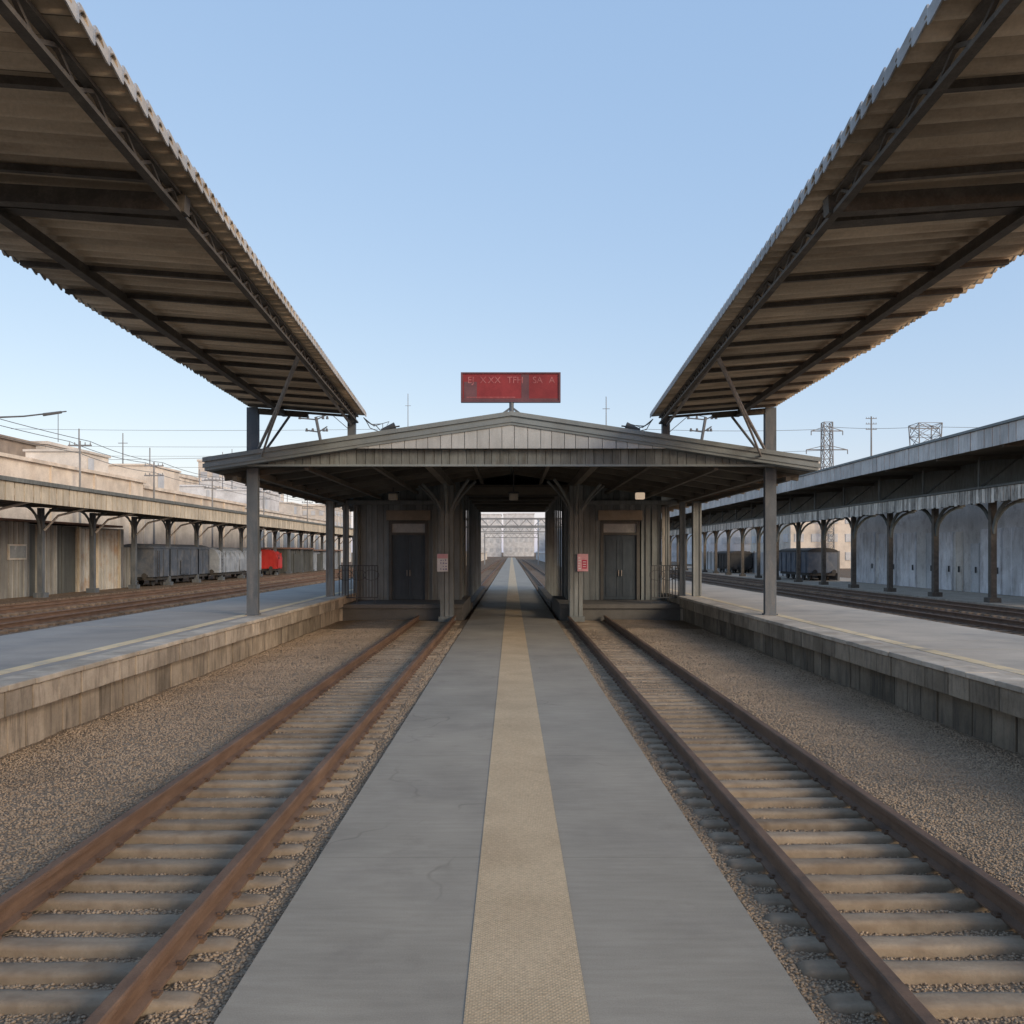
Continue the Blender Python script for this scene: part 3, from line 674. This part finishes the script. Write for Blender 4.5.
m = MB(); m.tube([(0, y+.01, 6.2), (0, y+.01, z0)], .06, 8); m.build('pole', M['post'], t)
m = MB(); m.bar((-.3, y+.01, 6.24), (0, y+.01, 6.46), .05, .05).bar((.3, y+.01, 6.24), (0, y+.01, 6.46), .05, .05); m.build('stay', M['post'], t)
for txt, xx in (('EJ', -1.16), ('X', -.83), ('XX', -.62), ('TFH', -.12), ('SA', .55), ('A', .98)):
    cu = bpy.data.curves.new('lettering', 'FONT'); cu.body = txt; cu.size = .24; cu.extrude = .002
    o = bpy.data.objects.new('lettering', cu); COL.objects.link(o)
    dg = bpy.context.evaluated_depsgraph_get(); me = bpy.data.meshes.new_from_object(o.evaluated_get(dg)); bpy.data.objects.remove(o)
    me.materials.clear(); me.materials.append(M['letters']); me.name = 'lettering'
    o = bpy.data.objects.new('lettering', me); COL.objects.link(o); o.parent = t
    o.location = (xx, y-.036-24, z1-.28-6.2); o.rotation_euler = (PI/2, 0, 0)
MB().box(x0+.15, .1, y-.036, y-.0305, z0+.125, z0+.14).build('underline', M['letters'], t)

# small things on the roof
def floodlight(sgn, x, label):
    y = 24.0; z = rt(x)
    t = thing('roof_floodlight', label, 'lamp', (x, y, z))
    MB().tube([(x, y, z-.02), (x, y, z+.10)], .02, 6).build('stem', M['iron'], t)
    MB().tube([(x, y, z+.10), (x-sgn*.1, y, z+.16), (x-sgn*.4, y, z+.20)], .022, 6).build('arm', M['iron'], t)
    MB().tube([(x+sgn*.08, y, z+.08), (x-sgn*.28, y-.02, z+.22)], [.05, .085], 10).build('head', M['iron'], t)
floodlight(1, 3.3, 'small dark lamp on a stem on the right slope of the station roof')
floodlight(-1, -3.35, 'small dark lamp on a stem on the left slope of the station roof')
def droop(x, y, z, sgn, label):
    m = MB()
    for k in range(4):
        a = Vector((x, y, z)); pts = [a, a+Vector((-sgn*.15*(k+1)/2, -.05*k, -.10-.05*k)), a+Vector((-sgn*.35*(k+1)/2, -.05*k, -.28+.05*k)), Vector((x-sgn*.55, 24.0+.02*k, rt(x-sgn*.55)+.03))]
        m.tube(pts, .012, 5)
    o = m.build('loose_cable', M['wire'], origin=(x, y, z)); tag(o, label, 'cable')
droop(-3.95, 24.3, 6.24, -1, 'loose cables drooping from the end of the left canopy to the roof')
droop(3.78, 24.3, 6.2, 1, 'loose cables drooping from the end of the right canopy to the roof')
def roof_mast(x, y, lean, label):
    z = rt(x) - .02; top = Vector((x+lean, y, 7.1)); t = thing('insulator_mast', label, 'mast', (x, y, z))
    MB().tube([(x, y, z), top], .05, 6).build('pole', M['wire'], t)
    for k, (h, wd) in enumerate(((.95, .55), (.72, .4))):
        p = Vector((x, y, z))*(1-h)+top*h
        o = MB().tube([p+Vector((-wd, 0, .05)), p, p+Vector((wd*.7, 0, .18))], .022, 5).build('cross_arm', M['wire'], t)
        for q in (-wd, -wd*.5, wd*.4, wd*.65):
            MB().tube([p+Vector((q, 0, .02)), p+Vector((q, 0, .12))], [.05, .03], 6).build('insulator', M['wire'], o)
    MB().tube([top, top+Vector((-.5*lean/abs(lean), 0, .1)), top+Vector((-1.2*lean/abs(lean), 0, -.5)), top+Vector((-1.6*lean/abs(lean), .2, -1.2))], .012, 4).build('lead', M['wire'], t)
roof_mast(-6.1, 30, -.35, 'leaning dark mast with insulators on the left of the station roof')
roof_mast(6.1, 30, .3, 'leaning dark mast with insulators on the right of the station roof')

# ------------------------------------------------------------------ side canopies
def brace_pts(a, b, sag):
    a = Vector(a); b = Vector(b); pts = []
    for i in range(7):
        u = i/6*PI/2; pts.append(Vector((a.x+(b.x-a.x)*(1-math.cos(u)), a.y+(b.y-a.y)*(1-math.cos(u)), a.z+(b.z-a.z)*math.sin(u))))
    return pts
def boards(m, x, y0, y1, z0, z1, wd, depth=.05, jz=0, gap=.025):
    y = y0
    while y < y1-.02:
        d = wd*random.uniform(.85, 1.15); d = min(d, y1-y)
        m.box(x-depth/2+random.uniform(-.012, .012), x+depth/2, y+gap, y+d-gap, z0+random.uniform(-jz, jz), z1); y += d
# left: cream valance
t = thing('trackside_canopy', 'long low canopy with cream vertical valance boards left of the sidings', 'canopy', (-26, 90, 0))
m = MB(); boards(m, -24, 37, 170, 5.12, 6.02, .78, gap=.05); m.build('valance', M['valance_cream'], t)
MB().box(-24.12, -23.86, 37, 170, 6.04, 6.24).build('gutter', M['board'], t)
m = MB(); m.add([(-24,37,6.12),(-24,170,6.12),(-30,170,6.5),(-30,37,6.5)], [(0,1,2,3)]); m.build('roof', M['sheet'], t)
m = MB(); m.add([(-24.05,37,5.4),(-30,37,5.5),(-30,170,5.5),(-24.05,170,5.4)], [(0,1,2,3)]); m.build('soffit', M['soffit'], t)
y = 39.6
while y < 165:
    MB().bar((-24.1, y, 5.3), (-30, y, 5.36), .12, .2).build('rafter', M['soffit'], t)
    m = MB(); m.box(-27.35, -27.05, y-.14, y+.14, -.06, 5.2); m.box(-27.5, -26.9, y-.3, y+.3, -.06, .3); c = m.build('column', M['post'], t)
    MB().tube([(-27, y, 3.9), (-26.2, y, 4.75), (-24.4, y, 5.2)], .07, 6).build('bracket', M['concrete_pale'], c)
    for k in (-1, 1): MB().tube(brace_pts((-27.2, y+k*.1, 3.7), (-27.2, y+k*1.9, 5.25), 0), .08, 6).build('bracket', M['column'], c)
    y += 6.5
# right: upper roof and lower white valance
t = thing('trackside_canopy', 'tall two level canopy with grey upper fascia right of the sidings', 'canopy', (26, 90, 0))
m = MB(); boards(m, 22, 36.5, 165, 7.48, 8.36, .62); m.build('upper_fascia', M['valance_grey'], t)
MB().box(21.9, 22.12, 36.5, 165, 8.38, 8.5).build('upper_gutter', M['roof_metal'], t)
m = MB(); m.add([(22,36.5,8.42),(22,165,8.42),(26.8,165,9.0),(26.8,36.5,9.0)], [(3,2,1,0)]); m.build('upper_roof', M['roof_metal'], t)
m = MB(); m.add([(22.05,36.5,7.6),(26.8,36.5,7.75),(26.8,165,7.75),(22.05,165,7.6)], [(3,2,1,0)]); m.build('upper_soffit', M['soffit'], t)
m = MB(); boards(m, 24, 36.5, 165, 5.14, 5.86, .30, .06, .05); m.build('lower_valance', M['valance_white'], t)
MB().box(23.9, 24.14, 36.5, 165, 5.88, 5.98).build('lower_gutter', M['board'], t)
m = MB(); m.add([(24,36.5,5.92),(24,165,5.92),(26.8,165,6.3),(26.8,36.5,6.3)], [(3,2,1,0)]); m.build('lower_roof', M['sheet'], t)
m = MB(); m.add([(24.05,36.5,5.4),(26.8,36.5,5.5),(26.8,165,5.5),(24.05,165,5.4)], [(3,2,1,0)]); m.build('lower_soffit', M['soffit'], t)
m = MB(); m.box(26.5, 26.78, 36.5, 165, 6.32, 7.73); m.build('clerestory_wall', M['board'], t)
y = 40.9; k = 0
while y < 162:
    MB().bar((24.1, y, 5.3), (26.75, y, 5.42), .12, .2).build('rafter', M['soffit'], t)
    MB().bar((22.1, y, 7.5), (26.45, y, 7.6), .12, .22).build('rafter', M['soffit'], t)
    MB().tube([(24.3, y, 5.9), (24.3, y, 7.6)], .07, 6).build('strut', M['board'], t)
    MB().tube([(24.3, y, 5.95), (26.3, y, 7.5)], .06, 6).build('strut', M['board'], t)
    m = MB(); m.box(24.85, 25.15, y-.15, y+.15, -.06, 5.25); m.box(24.7, 25.3, y-.3, y+.3, -.06, .28); c = m.build('column', M['beam'], t)
    for q in (-1, 1): MB().tube(brace_pts((25, y+q*.1, 3.6), (25, y+q*2.1, 5.3), 0), .10, 6).build('bracket', M['board'], c)
    MB().tube(brace_pts((25.1, y, 3.6), (26.6, y, 5.3), 0), .09, 6).build('bracket', M['board'], c)
    y += 6.4
# kerbs under the canopies
for sgn, lbl in ((-1, 'left'), (1, 'right')):
    x0, x1 = (-33, -25.6) if sgn < 0 else (24.2, 34)
    o = MB().box(x0, x1, 34, 170, -.3, .03 if sgn > 0 else .02).build('loading_pavement', M['ground'] if sgn < 0 else M['coping']); tag(o, kind='structure')

# ------------------------------------------------------------------ sheds on the left
t = thing('goods_shed', 'grey corrugated goods shed with pale rusty panels under the left canopy', 'shed', (-29.5, 52, 0))
def ribs(m, x, y0, y1, z0, z1, wd, face):
    y = y0
    while y < y1-.02:
        d = min(wd, y1-y); o = .05 if int((y-y0)/wd) % 2 else 0
        m.box(x-face*.3, x+face*o, y, y+d-.01, z0, z1); y += d
for y0, y1, z1, mt, nm in ((42, 51.2, 4.4, 'shed_grey', 'wall_panel'), (51.2, 53.9, 4.4, 'shed_grey', 'wall_panel'), (54.9, 57.2, 4.3, 'shed_grey', 'wall_panel'), (57.3, 58.2, 4.3, 'shed_dark', 'wall_panel'),
                           (60.0, 62.6, 4.2, 'shed_pale', 'wall_panel'), (62.7, 66.2, 4.2, 'shed_pale', 'wall_panel'), (66.3, 68.2, 3.0, 'shed_grey', 'wall_panel')):
    m = MB(); ribs(m, -28.6, y0, y1, .02, z1, .26, 1); m.build(nm, M[mt], t)
MB().box(-28.95, -28.72, 53.95, 54.85, .02, 4.3).build('door', M['shed_dark'], t)
MB().box(-28.95, -28.72, 58.25, 59.95, .02, 4.3).build('door', M['shed_dark'], t)
for y0, y1, z0, z1 in ((48.3, 50.6, 2.3, 3.2), (51.6, 53.5, 2.2, 3.1)):
    f = MB().box(-28.58, -28.5, y0, y1, z0, z1).build('window', M['shed_pale'], t)
    MB().box(-28.495, -28.485, y0+.1, y1-.1, z0+.1, z1-.1).build('pane', M['glass'], f)
for ya in (59.9, 62.55, 66.1): MB().box(-28.58, -28.45, ya, ya+.19, .02, 4.3).build('corner_post', M['valance_cream'], t)
MB().box(-33, -28.98, 42, 68, .0, 4.35).build('body', M['shed_grey'], t)
MB().box(-33.2, -28.4, 41.8, 66.5, 4.42, 4.56).build('roof', M['red_roof'], t)

# ------------------------------------------------------------------ wagons
def wagon(x, y0, y1, h, side, roof, label, rounded=False, ends=None, ribs_=True):
    t = thing('railway_wagon', label, 'wagon', (x, (y0+y1)/2, .1))
    hw = 1.35; zb = .75
    if rounded:
        prof = [(x-hw, zb), (x+hw, zb)] + [(x+hw*math.cos(a)*1.04, zb+(h-zb)*.55+(h-zb)*.45*math.sin(a)) for a in np.linspace(0, PI, 9)]
    else:
        prof = [(x-hw, zb), (x+hw, zb), (x+hw, h-.35)] + [(x+hw*math.cos(a), h-.35+.35*math.sin(a)) for a in np.linspace(.3, PI-.3, 6)] + [(x-hw, h-.35)]
    MB().extrude_y(prof, y0, y1).build('body', M[side], t)
    if roof:
        pr = [(x+(hw+.06)*math.cos(a), h-.33+.37*math.sin(a)) for a in np.linspace(0, PI, 9)]
        MB().extrude_y(pr, y0-.08, y1+.08).build('roof', M[roof], t)
    if ribs_:
        y = y0+.4
        while y < y1:
            for sg in (-1, 1): MB().box(x+sg*hw, x+sg*(hw+.07), y-.05, y+.05, zb, h-.4).build('rib', M[side], t)
            y += 1.5
    if ends:
        MB().extrude_y([(a*.985+x*.015, b) for a, b in prof], y0-.25, y0-.005).build('end_panel', M[ends], t)
    yc = (y0+y1)/2
    MB().box(x+hw+.075, x+hw+.11, yc-.9, yc+.9, zb+.1, zb+(h-zb)*.5).build('door', M[side], t)
    lad = MB()
    for q in (0, .4): lad.box(x+hw+.08, x+hw+.11, y0+.5+q, y0+.54+q, zb-.2, h-.5)
    for q in range(6): lad.box(x+hw+.085, x+hw+.105, y0+.54, y0+.9, zb+q*.3, zb+q*.3+.03)
    lad.build('ladder', M['underframe'], t)
    for ye, sg in ((y0, -1), (y1, 1)):
        for q in (-.85, .85): MB().tube([(x+q, ye, .85), (x+q, ye+sg*.5, .85), (x+q, ye+sg*.56, .85)], [.08, .08, .22], 8).build('buffer', M['underframe'], t)
    MB().box(x-1.2, x+1.2, y0+.1, y1-.1, .5, .745).build('underframe', M['underframe'], t)
    for yy in (y0+1.2, y0+2.9, y1-2.9, y1-1.2):
        for sg in (-1, 1): MB().tube([(x+sg*.7, yy, .48), (x+sg*.84, yy, .48)], .44, 14).build('wheel', M['underframe'], t)
    return t
wagon(-28.4, 68.8, 81.5, 3.25, 'wagon_blue', 'wagon_blue', 'dark slate blue covered wagon beside the rusty shed panels')
wagon(-28.2, 83.5, 97.5, 3.1, 'wagon_grey', None, 'round topped grey blue wagon behind the left post', rounded=True)
wagon(-28.0, 103.2, 105.6, 2.95, 'wagon_red', None, 'bright red rounded wagon standing right of the left post', rounded=True)
for y0, y1, z1, mt, lbl in ((111, 124, 3.2, 'shed_dark', 'dark low shed behind the red wagon'), (125, 146, 3.0, 'wagon_grey', 'grey low shed at the far end of the left canopy')):
    t = thing('low_shed', lbl, 'shed', (-29, (y0+y1)/2, 0))
    m = MB(); ribs(m, -27.4, y0, y1, 0, z1-.2, .5, 1); m.box(-31, -27.71, y0, y1, 0, z1-.2); m.build('wall', M[mt], t)
    MB().box(-31.2, -26.9, y0-.2, y1+.2, z1-.18, z1).build('roof', M['red_roof'], t)
    MB().box(-27.32, -27.25, y0+3, y0+6, .05, 2.4).build('door', M['shed_dark'], t)
wagon(28.2, 82.5, 91.5, 3.0, 'wagon_blue', 'underframe', 'dark blue wagon under the right canopy behind its columns')
wagon(28.3, 112, 121, 2.75, 'underframe', 'underframe', 'black box wagon in front of the pale fence right of the porch')

# ------------------------------------------------------------------ warehouse on the right
t = thing('warehouse', 'grey warehouse with pale blue white doors under the right canopy', 'warehouse', (32, 60, 0))
m = MB(); y = 40.0
while y < 80:
    d = min(2.2, 80-y); m.box(30.0, 30.5, y, y+d-.01, .03, 6.6); y += d
m.build('wall', M['ware_wall'], t)
for y0, y1, z1, mt in ((44.5, 47.0, 3.6, 'blue_white'), (47.2, 49.8, 3.3, 'door'), (50.0, 51.3, 3.3, 'wagon_grey'), (52.3, 55.4, 4.1, 'blue_white'), (55.6, 58.0, 4.1, 'blue_white'), (58.2, 59.2, 3.2, 'concrete_cool'), (60.4, 61.2, 4, 'concrete_pale'),
                       (61.8, 64.2, 4.0, 'blue_white'), (64.4, 65.6, 4., 'concrete_cool'), (67.4, 70.6, 4.1, 'blue_white'), (70.8, 74, 4.1, 'blue_white'), (75.0, 79.0, 4.3, 'blue_white')):
    m = MB(); m.box(29.9, 29.99, y0, y1, .05, z1)
    n = max(1, int((y1-y0)/.8))
    for i in range(n+1): yy = y0+(y1-y0)*i/n; m.box(29.87, 29.899, max(y0, yy-.04), min(y1, yy+.04), .05, z1)
    d = m.build('sliding_door', M[mt], t)
    MB().box(29.78, 29.868, y0+.25, y0+.32, 1.3, 1.7).build('handle', M['iron'], d)
MB().box(29.8, 29.99, 47.1, 51.4, 3.7, 3.85).build('door_canopy', M['white'], t)
MB().box(29.86, 29.99, 47.0, 51.5, 3.95, 4.6).build('sign_band', M['concrete_cool'], t)

# pale panel fence farther along the right
t = thing('panel_fence', 'pale panel fence running along the right sidings beyond the porch', 'fence', (29.8, 110, 0))
y = 83.0; k = 0
while y < 150:
    MB().box(29.8, 29.88, y+.08, y+2.3, .05, 2.6).build('panel', M['fence_pale'], t)
    MB().box(29.72, 29.92, y-.07, y+.07, 0, 2.75).build('post', M['post'], t); y += 2.4

# ------------------------------------------------------------------ buildings behind
def building(name, label, x0, x1, y0, y1, z, wall, rows=0, cols=0, face='x', cat='building', parapet=True, joints=0, roofh=.5, win='window'):
    t = thing(name, label, cat, ((x0+x1)/2, (y0+y1)/2, 0))
    MB().box(x0, x1, y0, y1, -.06, z).build('wall', M[wall], t)
    if parapet: MB().box(x0-.25, x1+.25, y0-.25, y1+.25, z+.005, z+roofh).build('parapet', M[wall], t)
    inner = x1 if x0 < 0 else x0; sg = 1 if x0 < 0 else -1
    if rows:
        hz = z/(rows+.3)
        for r in range(rows):
            zc = hz*(r+.65)
            for c in range(cols):
                if face in ('x', 'xy'):
                    yc = y0+(y1-y0)*(c+.5)/cols; wy = (y1-y0)/cols*.25
                    a = sorted((inner+sg*.02, inner+sg*.10)); MB().box(a[0], a[1], yc-wy, yc+wy, zc-hz*.22, zc+hz*.22).build('window', M[win], t)
                if face in ('y', 'xy'):
                    xc = x0+(x1-x0)*(c+.5)/cols; wx = (x1-x0)/cols*.27
                    MB().box(xc-wx, xc+wx, y0-.10, y0-.02, zc-hz*.22, zc+hz*.22).build('window', M[win], t)
    if joints:
        n = int((y1-y0)/joints)
        for i in range(n+1):
            yy = min(y1-.2, y0+i*joints+.15); a = sorted((inner+sg*.003, inner+sg*.12)); MB().box(a[0], a[1], yy-.12, yy+.12, 0, z-.05).build('pilaster', M[wall], t)
    return t
building('long_block', 'long tan concrete block rising behind the near end of the left canopy', -44, -34, 46, 84, 9.0, 'concrete_warm', joints=7, roofh=.25)
building('long_block', 'lower tan concrete block behind the middle of the left canopy', -46, -34.5, 85, 118, 8.6, 'concrete_warm', joints=8, roofh=.3)
building('long_block', 'pale long block behind the far end of the left canopy', -46, -35, 120, 175, 8.4, 'concrete_pale', joints=9, rows=1, cols=12, roofh=.3)
building('stair_block', 'dark brown stained block standing above the tan block at the left edge', -58, -46, 70, 88, 12.9, 'brown_wall', roofh=.3)
building('stair_block', 'small pale block beside the dark brown block at the left edge', -57, -46, 90, 103, 13.3, 'concrete_pale', roofh=.3, rows=1, cols=3)
building('apartment_block', 'warm plastered block with small windows behind the tan left block', -62, -48, 118, 140, 13.5, 'concrete_warm', 4, 6)
rb_ = random.Random(3)
for x0, x1, y0, y1, z, mt, lbl in (
  (-62,-48,150,172,13,'concrete_pale','pale windowed block beyond the left canopy end'),
  (-66,-52,182,205,17,'concrete_cool','grey white block seen between left post and porch'),
  (-74,-60,215,240,24,'far_warm','tall tan far block seen between left post and porch'),
  (-56,-44,225,250,14,'concrete_pale','low pale far block seen left of the porch columns'),
  (46,60,150,175,13,'far_warm','warm block seen right of the porch over the pale fence'),
  (40,54,185,210,16,'concrete_cool','cool grey block right of the porch farther back'),
  (60,76,190,215,19,'concrete_pale','pale wide block right of the porch behind the others'),
  (62,78,230,260,25,'far_warm','tall warm far block between porch and right post'),
  (36,50,255,275,15,'concrete_cool','low cool far block beside the right porch column'),
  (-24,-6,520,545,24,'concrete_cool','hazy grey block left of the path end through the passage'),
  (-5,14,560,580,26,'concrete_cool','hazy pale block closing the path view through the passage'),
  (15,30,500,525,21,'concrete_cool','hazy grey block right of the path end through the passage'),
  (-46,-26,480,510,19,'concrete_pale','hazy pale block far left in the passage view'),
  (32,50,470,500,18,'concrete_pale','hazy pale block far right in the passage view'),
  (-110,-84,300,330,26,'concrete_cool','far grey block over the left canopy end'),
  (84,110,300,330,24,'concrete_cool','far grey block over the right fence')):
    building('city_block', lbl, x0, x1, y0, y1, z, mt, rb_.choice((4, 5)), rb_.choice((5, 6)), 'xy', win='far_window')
building('boundary_wall', 'low pale boundary wall left of the track beyond the passage', -9.5, -9, 80, 330, 2.3, 'concrete_pale', cat='wall', joints=10)
building('boundary_wall', 'low pale boundary wall right of the track beyond the passage', 9, 9.5, 80, 330, 2.3, 'concrete_cool', cat='wall', joints=10)

for i, (x, y, z, w_, d_, h_, mt, lbl) in enumerate((
  (-37, 76, 9.25, 2.2, 2.6, 1.5, 'concrete_pale', 'small pale roof hut on the near tan block'),
  (-38, 93, 8.9, 2.6, 4.0, 2.2, 'far_warm', 'square tan roof hut on the lower tan block'),
  (-37.5, 107, 8.9, 2.0, 2.4, 1.3, 'concrete_cool', 'low grey roof hut on the lower tan block'),
  (-38, 131, 8.7, 3.0, 6.0, 2.4, 'concrete_cool', 'long grey roof hut on the pale far block'),
  (-38, 150, 8.7, 2.6, 4.0, 1.8, 'concrete_pale', 'short pale roof hut on the pale far block'))):
    t = thing('roof_hut', lbl, 'hut', (x, y, z))
    MB().box(x-w_, x+w_, y-d_, y+d_, z-.3, z+h_).build('wall', M[mt], t)
    MB().box(x-w_-.15, x+w_+.15, y-d_-.15, y+d_+.15, z+h_+.003, z+h_+.18).build('roof', M[mt], t)
    MB().box(x+w_+.02, x+w_+.06, y-d_*.5, y-d_*.1, z+.15, z+h_*.75).build('door', M['far_window'], t)
    MB().tube([(x+w_*.4, y, z+h_+.15), (x+w_*.4, y, z+h_+2.2)], .06, 6).build('vent_pipe', M['pylon'], t)
# lattice gantries over the path beyond the passage
def gantry(y, z0, z1, hw, label):
    t = thing('track_gantry', label, 'gantry', (0, y, 0))
    for sg in (-1, 1): MB().box(sg*hw-.13, sg*hw+.13, y-.13, y+.13, 0, z1).build('mast', M['pylon'], t)
    m = MB(); m.box(-hw+.14, hw-.14, y-.06, y+.06, z1-.14, z1).box(-hw+.14, hw-.14, y-.06, y+.06, z0, z0+.14); n = int(hw*2/.6)
    for i in range(n):
        xa = -hw+.2+(2*hw-.4)*i/n; xb = -hw+.2+(2*hw-.4)*(i+1)/n; m.bar((xa, y, z0+.1 if i % 2 else z1-.1), (xb, y, z1-.1 if i % 2 else z0+.1), .06, .06)
    m.build('truss', M['pylon'], t)
gantry(72, 4.55, 5.35, 4.9, 'dark lattice gantry just beyond the passage mouth')
gantry(118, 5.2, 6.1, 5.4, 'second lattice gantry down the line through the passage')
gantry(190, 5.6, 6.6, 5.6, 'farthest lattice gantry down the line through the passage')

# ------------------------------------------------------------------ masts, pylons, wires
def wire(pts, label, r=.025, sag=0):
    a, b = Vector(pts[0]), Vector(pts[-1]); n = 14
    P_ = [a.lerp(b, i/n) - Vector((0, 0, sag*4*(i/n)*(1-i/n))) for i in range(n+1)]
    o = MB().tube(P_, r, 5).build('overhead_wire', M['wire'], origin=tuple(a)); tag(o, label, 'wire', None); return o
t = thing('catenary_mast', 'dark cantilever arm reaching in from the left edge above the tan block', 'mast', (-33.3, 55, 0))
MB().tube([(-33.3, 55, 0), (-33.3, 55, 11.6)], .14, 8).build('pole', M['post'], t)
MB().tube([(-33.3, 55, 10.7), (-29.5, 55, 10.85), (-26.9, 55, 11.15)], [.07, .05, .04], 6).build('arm', M['wire'], t)
MB().tube([(-28.3, 55, 10.95), (-27.2, 55, 11.1)], [.10, .08], 8).build('insulator', M['wire'], t)
MB().tube([(-27.4, 55, 11.05), (-27.4, 55, 9.3)], .02, 5).build('dropper', M['wire'], t)
def line_pole(x, y, z, label, arms=2, r=.12):
    t = thing('utility_pole', label, 'pole', (x, y, 0))
    MB().tube([(x, y, 0), (x, y, z)], [r, r*.6], 7).build('pole', M['pylon'], t)
    for k in range(arms):
        zz = z-.35-k*.9; a = MB().box(x-.9, x+.9, y-.05, y+.05, zz-.05, zz+.05).build('cross_arm', M['pylon'], t)
        for q in (-.8, -.4, .4, .8): MB().tube([(x+q, y, zz+.05), (x+q, y, zz+.25)], [.05, .03], 5).build('insulator', M['pylon'], a)
PT = [(-33.2, 70, 11.2), (-33.2, 84.5, 11.0), (-33.2, 101, 11.0), (-33.2, 122, 11.0), (-33.2, 148, 11.0)]
for i, (x, y, z) in enumerate(PT):
    line_pole(x, y, z, ('nearest', 'second', 'third', 'fourth', 'farthest')[i]+' line pole along the tan block behind the left canopy', 2 if i else 1)
nodes = [(-33.2, 40, 11.6)] + PT + [(-33.2, 190, 11.0)]
for i in range(len(nodes)-1):
    a, b = nodes[i], nodes[i+1]
    for k, (dx, dz) in enumerate(((-.8, -.05), (.8, -.05), (0, -.95))):
        wire([(a[0]+dx, a[1], a[2]+dz), (b[0]+dx, b[1], b[2]+dz)], 'thin %s wire of the left pole line, %s span' % (('outer', 'inner', 'lower')[k], ('nearest', 'second', 'third', 'fourth', 'fifth', 'farthest')[i]), .025, .25)
for z, y, lbl in ((18.9, 120, 'highest'), (16.95, 122, 'middle'), (14.4, 124, 'lowest')):
    wire([(-66, y, z), (-17, y, z-.05)], '%s of the three level wires crossing the sky at left' % lbl, .022, .2)
for X, lbl in ((-66, 'left'), (-17, 'right')):
    pass
def lattice(x, y, z, w0, w1, label, arms):
    t = thing('lattice_pylon', label, 'pylon', (x, y, 0))
    n = 12
    def cr(k):
        u = k/n; w_ = w0+(w1-w0)*u; return [Vector((x+a*w_, y+b*w_, z*u)) for a, b in ((-1,-1),(1,-1),(1,1),(-1,1))]
    m = MB()
    for k in range(n):
        A, C = cr(k), cr(k+1)
        for q in range(4):
            m.bar(A[q], C[q], .14, .14); m.bar(A[q], C[(q+1) % 4], .08, .08); m.bar(A[(q+1) % 4], C[q], .08, .08); m.bar(C[q], C[(q+1) % 4], .08, .08)
    m.build('tower', M['pylon'], t)
    for zz, hw in arms:
        a = MB().bar((x-hw, y, zz), (x+hw, y, zz), .16, .16).bar((x-hw, y, zz), (x, y, zz+.8), .1, .1).bar((x+hw, y, zz), (x, y, zz+.8), .1, .1).build('cross_arm', M['pylon'], t)
        for q in (-hw, hw): MB().tube([(x+q, y, zz), (x+q, y, zz-.7)], .08, 6).build('insulator', M['pylon'], a)
lattice(52, 150, 24, .9, .7, 'tall narrow lattice pylon above the right canopy', ((22.6, 2.6), (19.5, 3.4), (16, 3)))
lattice(68.2, 150, 23.7, .8, 1.9, 'lattice pylon with a wide flared head above the right canopy', ((23, 2.4),))
line_pole(59.3, 150, 25, 'slender single pole between the two lattice pylons', 3, .2)
for a, b, lbl in (((22, 150, 22.9), (52, 150, 22.9), 'left of the narrow pylon'), ((52, 150, 23.3), (68, 150, 23.3), 'between the two pylons'), ((68, 150, 23.3), (110, 150, 23.6), 'right of the flared pylon')):
    wire([a, b], 'level wire '+lbl, .035, .3)
wire([(22, 150, 19.6), (55, 150, 19.6)], 'lower wire left of the narrow pylon', .03, .5)
def mast(x, y, z, label):
    t = thing('slender_mast', label, 'mast', (x, y, 0))
    MB().tube([(x, y, 0), (x, y, z)], [.14, .05], 7).build('pole', M['pylon'], t)
    MB().tube([(x-.5, y, z*.93), (x+.5, y, z*.93)], .04, 5).build('cross_arm', M['pylon'], t)
mast(13.0, 125, 24, 'slender dark mast rising behind the right slope of the roof')
mast(-18.2, 160, 30.5, 'faint slender mast rising behind the left slope of the roof')

for x, y, z, lbl in ((-41, 96, 15.2, 'thin mast standing behind the lower tan block at left'), (-40, 126, 16.5, 'thin mast standing among the pale far blocks at left'),
                     (-43, 140, 18.5, 'taller thin mast just left of the left grey post'), (40, 140, 14.8, 'short thin mast peeking over the right canopy beside the right grey post')):
    mast(x, y, z, lbl)
for y, z, lbl in ((95, 12.6, 'lower'), (135, 17.2, 'upper')):
    wire([(-75, y, z), (-30, y, z-.1)], lbl+' thin wire strung across behind the left blocks', .02, .3)
